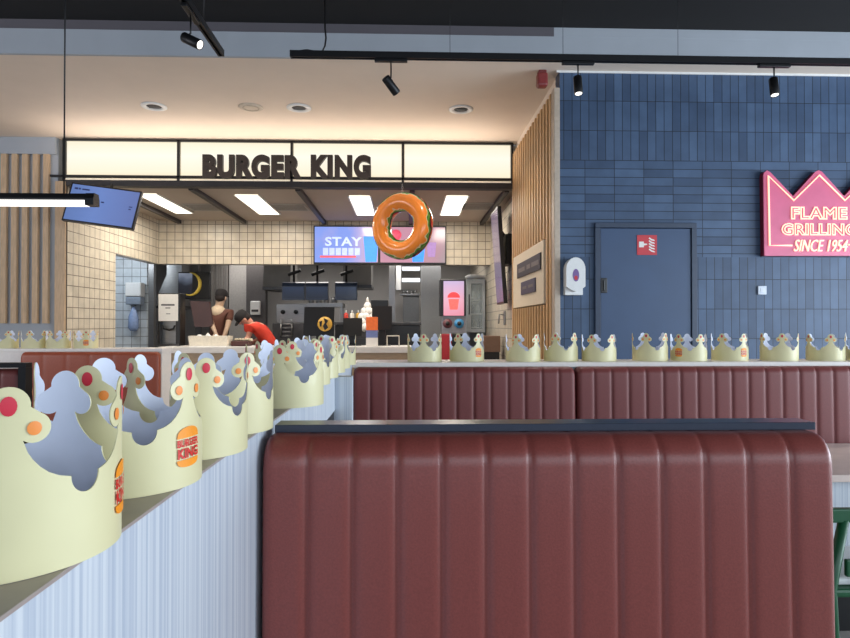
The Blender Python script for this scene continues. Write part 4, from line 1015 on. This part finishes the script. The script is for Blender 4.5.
# cup display box orange / blue / white
xa, xb, z0, z1 = rect(366, 317, 377.5, 345, 8.72)
s = thing('cup_display_box', 'tall small box banded orange, blue and white on the counter edge', 'box', ((xa + xb) / 2, 8.75, zc + .001))
zz = [zc + .001, zc + .125, zc + .23, z1]
for k, (nm, m_) in enumerate((('white_band', M_paper), ('blue_band', mat('periwinkle_print', (120, 134, 188), .5)), ('orange_band', mat('orange_print', (226, 108, 48), .5, emit=.25)))):
    MB().box((xa, 8.72, zz[k] + (.0005 if k else 0)), (xb, 8.84, zz[k + 1]), .004).build(nm, m_, s)
# small wire holder on the counter
xa, xb, z0, z1 = rect(387, 336, 399, 346, 8.7)
t = MB()
for yy in (8.7, 8.8): t.tube([(xa, yy, zc + .006), (xa, yy, z1), (xb, yy, z1), (xb, yy, zc + .006)], .008, 8)
t.tube([(xa, 8.7, zc + .006), (xa, 8.8, zc + .006)], .006, 6).tube([(xb, 8.7, zc + .006), (xb, 8.8, zc + .006)], .006, 6)
tag(t.build('wire_holder', mat('pale_wire', (206, 200, 190), .4)), 'small pale wire holder standing on the counter near its right end', 'holder')
# rear room with strip lights
for py, lab in ((268.5, 'upper white strip light glowing in the rear kitchen room'), (280.0, 'lower white strip light glowing in the rear kitchen room')):
    xa, xb, z0, z1 = rect(402, py - 1.6, 420, py + 1.6, 12.6)
    s = thing('strip_light', lab, 'strip light', ((xa + xb) / 2, 12.6, z0), group='strip lights in the rear kitchen')
    MB().box((xa, 12.6, z0), (xb, 12.64, z1), .004).build('tube', M_ledcool, s)
    MB().box((xa, 12.6405, z0 - .01), (xb, 12.68, z1 + .01)).build('mounting_rail', M_white, s)
xa, xb, z0, z1 = rect(389, 266, 395, 345, 11.6)
struct('trim_12', MB().box((xa, 11.6, 0), (xb, 11.7, 2.74)), M_steel)
xa, xb, z0, z1 = rect(396, 265, 401, 290, 11.62)
tag(box_obj('wall_cabinet', (xa, 11.62, z0), (xb, 11.9, 2.749), M_white, None, .006), 'narrow white wall cabinet beside the strip lights', 'cabinet')
xa, xb, z0, z1 = rect(400, 297, 420, 320, 12.5)
s = thing('prep_shelf', 'steel prep shelf with stacked pans under the strip lights', 'shelf', ((xa + xb) / 2, 12.6, 0))
zs_ = P(410, 293.5, 12.5).z
MB().box((xa, 12.5, zs_ - .04), (xb, 12.8, zs_), .004).build('shelf_board', M_steel, s)
MB().box((xa + .06, 12.55, 0), (xb - .02, 12.78, zs_ - .041), .005).build('cupboard', mat('grey_cupboard', (112, 114, 116), .45), s)
t = MB()
for k in range(4): t.lathe([(0, 0), (.035, 0), (.04, .07), (0, .07)], (xa + .07 + k * .08, 12.6, zs_ + .0005), 12)
t.build('pans', M_steel, s)
xa, xb, z0, z1 = rect(421, 265, 441, 345, 11.3)
tag(box_obj('cold_room_panel', (xa, 11.3, 0), (xb, 11.5, 2.74), mat('pale_grey_panel', (150, 152, 154), .45, 0, .04), None, .004), 'pale grey upright panel left of the drinks screen', 'panel')
# dark equipment row just above the counter
xa, xb, z0, z1 = rect(335, 322, 420, 347, 10.2)
s = thing('prep_counter', 'long dark prep counter running behind the black tills', 'counter', ((xa + xb) / 2, 10.4, 0))
MB().box((xa, 10.2, 0), (xb, 10.8, z1 - .05), .006).build('body', M_blackpl, s)
MB().box((xa - .02, 10.18, z1 - .0495), (xb + .02, 10.82, z1), .006).build('worktop', M_steeldark, s)
for k, (px, c_) in enumerate(((346, (200, 60, 48)), (352, (226, 220, 210)), (358, (206, 160, 60)))):
    q = P(px, 322, 10.3)
    s = thing('sauce_bottle', '%s sauce bottle on the dark prep counter behind the tills' % ['red', 'white', 'mustard yellow'][k], 'bottle', (q.x, 10.32, z1 + .0005), group='sauce bottles on the prep counter')
    MB().lathe([(0, 0), (.035, 0), (.038, .01), (.038, .13), (.02, .155), (0, .155)], (q.x, 10.32, z1 + .0005), 16).build('bottle_body', mat('sauce_%d' % k, c_, .35), s)
    MB().lathe([(0, .1555), (.016, .1555), (.006, .2), (0, .2)], (q.x, 10.32, z1 + .0005), 12).build('nozzle', M_white, s)
xa, xb, z0, z1 = rect(371, 300, 388, 322, 10.86)
tag(box_obj('dark_board', (xa, 10.84, 0), (xb, 10.95, z1), M_blackpl, None, .01), 'dark upright board behind the paper cup pile', 'board')
# drinks machine with portrait screen
Y = 9.75
xa, xb, z0, z1 = rect(440, 279, 466, 316, Y)
s = thing('drinks_dispenser', 'drinks dispenser with tall pink advert screen, round taps and red base', 'drinks machine', ((xa + xb) / 2, Y + .2, 0))
MB().box((xa, Y, z0), (xb, Y + .3, z1), .01).build('screen_casing', M_blackpl, s)
sx0, sx1, sz0, sz1 = rect(443.5, 281, 464, 316, Y)
sc_ = MB().box((sx0, Y - .003, sz0 + .005), (sx1, Y - .0005, sz1)).build('display', screen_mat('pink_screen', 2, z0, z1, [(0, (238, 140, 160)), (.45, (240, 170, 190)), (1, (206, 182, 222))], .95, .15), s)
q = P(453.7, 304, Y)
t = MB(); cup(t, q.x, q.z - .09, .17, .17, 0, Y - .0035); t.build('cup_print', mat('coral_cup_glow', (236, 96, 92), .5, emit=.7), sc_)
t = MB(); t.prism([(q.x + .1 * math.cos(a_), q.z + .1 + .09 * math.sin(a_)) for a_ in [PI * k / 12 for k in range(13)]], 0, .0015, lambda u, v, d: (u, Y - .0037 - d, v)); t.build('lid_print', mat('red_cup_glow', (226, 62, 66), .5, emit=.7), sc_)
ux0, ux1, uz0, uz1 = rect(442, 317, 466, 333, Y)
MB().box((ux0, Y + .06, uz0), (ux1, Y + .3, z0 - .001)).build('tap_panel', mat('silver_grey', (150, 148, 152), .35, .4), s)
for px, m_ in ((447.5, mat('maroon_tap', (104, 58, 66), .4)), (459, mat('blue_tap', (64, 142, 196), .4))):
    q = P(px, 323.5, Y + .05); disc('tap', (q.x, Y + .059, q.z), .075, m_, s, .05)
    t = MB(); t.lathe([(0, .0), (.035, .0), (.035, .01), (0, .01)], (0, 0, 0), 18, 0, Matrix.Translation((q.x, Y + .0085, q.z)) @ Matrix.Rotation(PI / 2, 4, 'X')); t.build('tap_cap', M_blackpl, s)
rx0, rx1, rz0, rz1 = rect(441.5, 333, 452, 345, Y)
MB().box((rx0, Y, .0), (rx1, Y + .3, P(445, 334, Y).z), .01).build('red_column', mat('deep_red', (168, 38, 48), .4), s)
MB().box((rx1 + .002, Y + .03, .0), (xb, Y + .3, P(445, 334, Y).z), .01).build('base_cabinet', M_blackpl, s)
# glass-door fridge
Y = 10.6
xa, xb, z0, z1 = rect(467, 279, 491, 345, Y)
xb = min(xb, XR + .07)
s = thing('glass_fridge', 'steel framed glass door fridge stocked with goods beside the drinks screen', 'fridge', ((xa + xb) / 2, Y + .3, 0))
MB().box((xa, Y + .06, 0), (xa + .05, Y + .6, z1)).box((xb - .04, Y + .06, 0), (xb, Y + .6, z1)).box((xa + .051, Y + .06, z1 - .06), (xb - .041, Y + .6, z1)).box((xa + .051, Y + .56, 0), (xb - .041, Y + .6, z1 - .061)).box((xa + .051, Y + .06, 0), (xb - .041, Y + .555, .12)).build('cabinet', mat('fridge_grey', (150, 156, 162), .4), s)
dz0 = P(480, 329, Y).z
df = MB().box((xa, Y, dz0 - .06), (xa + .07, Y + .05, z1), .004).box((xb - .05, Y, dz0 - .06), (xb, Y + .05, z1), .004).box((xa + .0705, Y, z1 - .08), (xb - .0505, Y + .05, z1), .004).box((xa + .0705, Y, dz0 - .06), (xb - .0505, Y + .05, dz0), .004).build('door', mat('fridge_frame', (176, 182, 188), .35), s)
g = bpy.data.materials.new('fridge_glass'); g.use_nodes = True; gp = g.node_tree.nodes['Principled BSDF']; gp.inputs['Base Color'].default_value = (.75, .85, .9, 1); gp.inputs['Roughness'].default_value = .05; gp.inputs['Alpha'].default_value = .25
nz = g.node_tree.nodes.new('ShaderNodeTexNoise'); mr = g.node_tree.nodes.new('ShaderNodeMapRange'); mr.inputs['To Min'].default_value = .03; mr.inputs['To Max'].default_value = .09; g.node_tree.links.new(nz.outputs['Fac'], mr.inputs['Value']); g.node_tree.links.new(mr.outputs[0], gp.inputs['Roughness'])
MB().box((xa + .071, Y + .02, dz0 + .001), (xb - .051, Y + .03, z1 - .081)).build('glass_pane', g, df)
MB().tube([(xa + .035, Y - .03, dz0 + .25), (xa + .035, Y - .03, dz0 + .6)], .01, 8).build('handle', M_blackpl, df)
for k in range(4):
    zz = dz0 + .02 + k * .24
    if zz < z1 - .2: MB().box((xa + .052, Y + .08, zz), (xb - .042, Y + .55, zz + .012)).build('shelf', M_white, s)
random.seed(5)
for k in range(3):
    zz = dz0 + .0325 + k * .24
    for j in range(2):
        x_ = xa + .115 + j * (xb - xa - .22)
        tag(MB().lathe([(0, 0), (.032, 0), (.034, .01), (.034, .10), (.014, .13), (.014, .155), (0, .155)], (x_, Y + .14 + .05 * (k % 2), zz), 12).build('drink_bottle', mat('bottle_%d' % ((k + j) % 3), [(90, 110, 120), (70, 80, 96), (150, 158, 160)][(k + j) % 3], .3)), 'small bottle on the %s shelf of the glass fridge, %s side' % (['lowest glazed', 'middle', 'upper'][k], ['handle', 'hinge'][j]), 'bottle', 'bottles in the glass door fridge')
# white bin bags / boxes on top of the fridge
q = P(474, 276, Y + .3); t = MB()
t.sphere((xa + .16, Y + .3, z1 + .055), (.17, .16, .05), 0, 16).sphere((xa + .32, Y + .32, z1 + .05), (.14, .15, .045), 0, 16)
t.build('folded_bag', M_paper).name = 'folded_bag'
tag(bpy.data.objects['folded_bag'], 'white folded bag lying on top of the glass door fridge', 'bag')
# brown box / bin by the right wall
Y = 8.6
xa, xb, z0, z1 = rect(484, 336, 500.5, 352, Y)
s = thing('waste_bin', 'brown topped dark bin standing by the right kitchen wall', 'bin', ((xa + xb) / 2, Y + .15, 0))
MB().box((xa, Y, P(490, 352, Y).z), (xb, Y + .3, z1), .006).build('upper_panel', mat('brown_panel', (120, 92, 76), .5), s)
MB().box((xa + .01, Y + .02, 0), (xb - .01, Y + .29, P(490, 352, Y).z - .001), .004).build('body', M_blackpl, s)
# paper roll holder on right tiled wall
q = PX(505, 318, XR + .08)
s = thing('tap_fitting', 'small steel fitting on the tiled wall below the side screen', 'fitting', (XR + .089, q.y, q.z))
MB().box((XR + .06, q.y - .04, q.z - .1), (XR + .0895, q.y + .04, q.z + .1), .008).build('mounting_plate', M_steel, s)
MB().tube([(XR + .06, q.y, q.z + .05), (XR + .0, q.y, q.z + .05), (XR - .01, q.y, q.z - .08)], .012, 8).build('spout', M_steel, s)

# ------------------------------------------------------------------ people (only upper bodies show above the counter)
def skin(name, verts, edges, m, parent, levels=2, root=0):
    me = bpy.data.meshes.new(name); me.from_pydata([v[0] for v in verts], edges, []); me.update()
    me.materials.append(m)
    o = bpy.data.objects.new(name, me); C.objects.link(o); o.parent = parent
    if parent is not None:
        off = wloc(parent)
        for v in me.vertices: v.co -= off
    md = o.modifiers.new('skin', 'SKIN'); md.use_smooth_shade = True
    for i, v in enumerate(verts):
        r = v[1]; me.skin_vertices[0].data[i].radius = (r, r) if not isinstance(r, tuple) else r
        me.skin_vertices[0].data[i].use_root = (i == root)
    sb = o.modifiers.new('sub', 'SUBSURF'); sb.levels = levels; sb.render_levels = levels
    return o
def person(label, hip, chest, neck, head, elbL, wrL, elbR, wrR, side, skin_rgb, shirt_rgb, face):
    """side = unit vector across the shoulders; face = unit vector the face looks along"""
    hip, chest, neck, head = map(Vector, (hip, chest, neck, head)); side = Vector(side).normalized(); face = Vector(face).normalized()
    s = thing('person', label, 'person', (hip.x, hip.y, 0))
    ms = mat('skin_%d_%d' % (skin_rgb[0], skin_rgb[1]), skin_rgb, .5, 0, .06)
    mc = mat('shirt_%d_%d' % (shirt_rgb[0], shirt_rgb[1]), shirt_rgb, .75, 0, .08, 20)
    mp = mat('dark_trousers', (28, 28, 32), .8)
    sh = chest + (neck - chest) * .72
    SL, SR = sh - side * .19, sh + side * .19
    HL, HR = hip - side * .10, hip + side * .10
    V = [(hip, (.15, .12)), (hip + (chest - hip) * .5, (.135, .105)), (chest, (.16, .115)), (sh, (.12, .085)), (neck, .055), (head - (head - neck) * .25, (.07, .08)), (head, (.085, .098)), (head + (head - neck).normalized() * .085, (.062, .07)),
         (SL, .06), (Vector(elbL), .045), (Vector(wrL), .032), (SR, .06), (Vector(elbR), .045), (Vector(wrR), .032),
         (HL, .1), (Vector((HL.x, HL.y + .01, .5)), .065), (Vector((HL.x, HL.y + .02, .08)), .045), (Vector((HL.x, HL.y - .16, .04)), .035),
         (HR, .1), (Vector((HR.x, HR.y + .01, .5)), .065), (Vector((HR.x, HR.y + .02, .08)), .045), (Vector((HR.x, HR.y - .16, .04)), .035)]
    E = [(0, 1), (1, 2), (2, 3), (3, 4), (4, 5), (5, 6), (6, 7), (3, 8), (8, 9), (9, 10), (3, 11), (11, 12), (12, 13), (0, 14), (14, 15), (15, 16), (16, 17), (0, 18), (18, 19), (19, 20), (20, 21)]
    # hands: palm and five finger chains each
    for wi, el, wr in ((10, Vector(elbL), Vector(wrL)), (13, Vector(elbR), Vector(wrR))):
        d = (wr - el).normalized(); b = d.cross(side.cross(d)).normalized() if abs(d.dot(side)) < .95 else Vector((0, 1, 0)); n_ = d.cross(b)
        pi_ = len(V); V.append((wr + d * .06, (.034, .018))); E.append((wi, pi_))
        for k, (off, ln) in enumerate(((-.027, .062), (-.009, .075), (.009, .07), (.027, .055))):
            i0 = len(V); base = wr + d * .09 + b * off
            V.append((base, .0105)); E.append((pi_, i0)); V.append((base + d * ln * .55 + n_ * .006, .0095)); E.append((i0, i0 + 1)); V.append((base + d * ln * .9 + n_ * .025, .0085)); E.append((i0 + 1, i0 + 2))
        i0 = len(V); V.append((wr + d * .035 - b * .035, .012)); E.append((pi_, i0)); V.append((wr + d * .075 - b * .055, .0105)); E.append((i0, i0 + 1))
    skin('body', V, E, ms, s)
    SV = [(hip - (chest - hip) * .1, (.165, .135)), (hip + (chest - hip) * .5, (.155, .125)), (chest, (.178, .132)), (sh, (.13, .1)), (neck - (neck - sh) * .25, .072),
          (SL, .078), (SL.lerp(Vector(elbL), .75), .062), (SR, .078), (SR.lerp(Vector(elbR), .75), .062)]
    skin('shirt', SV, [(0, 1), (1, 2), (2, 3), (3, 4), (3, 5), (5, 6), (3, 7), (7, 8)], mc, s)
    TV = [(hip, (.165, .135)), (HL, .115), (Vector((HL.x, HL.y + .01, .5)), .082), (Vector((HL.x, HL.y + .02, .12)), .07), (HR, .115), (Vector((HR.x, HR.y + .01, .5)), .082), (Vector((HR.x, HR.y + .02, .12)), .07)]
    skin('trousers', TV, [(0, 1), (1, 2), (2, 3), (0, 4), (4, 5), (5, 6)], mp, s)
    up = (head - neck).normalized(); fx = (face - up * face.dot(up)).normalized(); sx_ = fx.cross(up)
    Mx = Matrix((sx_, fx, up)).transposed().to_4x4(); Mx.translation = head
    t = MB(); t.lathe([(.101, .02), (.104, .06), (.092, .10), (.06, .128), (0, .138)], (0, 0, 0), 20, 0, Mx @ Matrix.Diagonal((.92, 1.08, 1, 1)))
    vs = [(-.075, .07), (-.06, .15), (0, .175), (.06, .15), (.075, .07)]
    t.prism([(u, v) for u, v in vs], .018, .03, lambda u, v, d: Mx @ Vector((u, v, d)))
    t.build('cap', mat('black_cap', (26, 22, 24), .8), s)
    t = MB(); t.sphere((0, -.028, -.01), (.084, .078, .075), 0, 14, Mx); t.build('hair', mat('dark_hair', (34, 24, 22), .7), s)
    t = MB(); t.sphere((0, .098, -.018), (.014, .022, .02), 0, 10, Mx); t.build('nose', ms, s)
    for e_ in (-1, 1):
        t = MB(); t.sphere((e_ * .033, .082, .008), (.013, .011, .009), 0, 10, Mx); t.build('eye', mat('eye_white', (225, 222, 218), .3), s)
        t = MB(); t.sphere((e_ * .083, .0, -.012), (.012, .024, .034), 0, 10, Mx); t.build('ear', ms, s)
    t = MB(); t.sphere((0, .084, -.055), (.026, .010, .007), 0, 10, Mx); t.build('mouth', mat('lip', (150, 84, 80), .5), s)
    return s
YW = 9.78
hd, nk = P(243.5, 318, YW - .08), P(252.5, 324.5, YW)
ch_, hp_ = P(262, 331, YW + .02), P(275, 352, YW + .08)
person('person in red polo shirt and black cap bending over the counter', hp_, ch_, nk, hd,
       P(249, 336, YW - .12), P(243, 344, YW - .2), P(262, 338, YW + .2), P(247, 345, YW + .02), (.15, 1, .05), (206, 150, 128), (204, 56, 36), (-.85, -.25, -.45))
YW = 10.1
hd, nk = P(221, 297, YW), P(219, 309, YW)
person('person in dark cap and brown top and pale scarf standing turned away behind the tills', P(217, 350, YW), P(218, 322, YW), nk, hd,
       P(211, 322, YW - .2), P(215, 332, YW - .32), P(228, 325, YW - .1), P(224, 337, YW - .2), (1, -.1, 0), (190, 160, 136), (92, 54, 42), (.2, .95, -.1))

pb = [o for o in bpy.data.objects if o.name.startswith('person') and o.type == 'EMPTY'][-1]
q = P(218, 312, 10.06); t = MB(); t.sphere((q.x, q.y, q.z), (.125, .105, .11), 0, 16)
t.build('scarf', mat('beige_cloth', (206, 186, 160), .8, 0, .1, 25), pb)
# ------------------------------------------------------------------ light and sky
w = bpy.data.worlds.new('sky'); bpy.context.scene.world = w; w.use_nodes = True
bg = w.node_tree.nodes['Background']; bg.inputs[0].default_value = (.62, .78, 1, 1); bg.inputs[1].default_value = .7
def area(name, loc, target, sx_, sy_, e, col):
    L = bpy.data.lights.new(name, 'AREA'); L.shape = 'RECTANGLE'; L.size = sx_; L.size_y = sy_; L.energy = e; L.color = col
    o = bpy.data.objects.new(name, L); C.objects.link(o); o.location = loc
    o.rotation_euler = (Vector(loc) - Vector(target)).to_track_quat('Z', 'Y').to_euler(); return o
area('window_daylight_right', (6.9, 1.2, 1.65), (0, 1.2, 1.2), 7, 2.2, 540, (.80, .90, 1))
area('window_daylight_rear', (2.0, -3.4, 2.4), (.5, 3, .9), 8, 1.4, 125, (.82, .91, 1))
area('left_fill', (-7.4, 2.5, 2.3), (-3, 6, 2.4), 5, 2, 190, (.95, .95, 1))  # added fill lamp for the slatted side; the left wall has no window
area('ceiling_fill', (-1.4, YH - .25, 3.05), (-1.4, YH - .6, 4.5), 5.0, .15, 26, (1, .84, .70))  # added lamp, no such fitting; boosts the lightbox glow on the lobby ceiling
area('rear_kitchen', (-1.2, 11.4, 2.7), (-1.2, 11.6, 0), 4.5, .8, 75, (1, .95, .9))
area('rear_kitchen_left', (-4.9, 10.0, 2.6), (-4.7, 10.9, 1.5), .8, .6, 10, (.85, .93, 1))

# ------------------------------------------------------------------ camera
cam = bpy.data.cameras.new('camera'); cam.sensor_width = 36; cam.lens = F / 850 * 36; cam.clip_start = .02
co = bpy.data.objects.new('camera', cam); C.objects.link(co); co.location = CAM
co.rotation_euler = Matrix((RGT, UPV, -FWD)).transposed().to_euler()
bpy.context.scene.camera = co
sc = bpy.context.scene
sc.view_settings.view_transform = 'Standard'; sc.view_settings.look = 'None'; sc.view_settings.exposure = 0; sc.view_settings.gamma = 1
sc.cycles.max_bounces = 6; sc.cycles.caustics_reflective = False; sc.cycles.caustics_refractive = False; sc.cycles.sample_clamp_indirect = 6
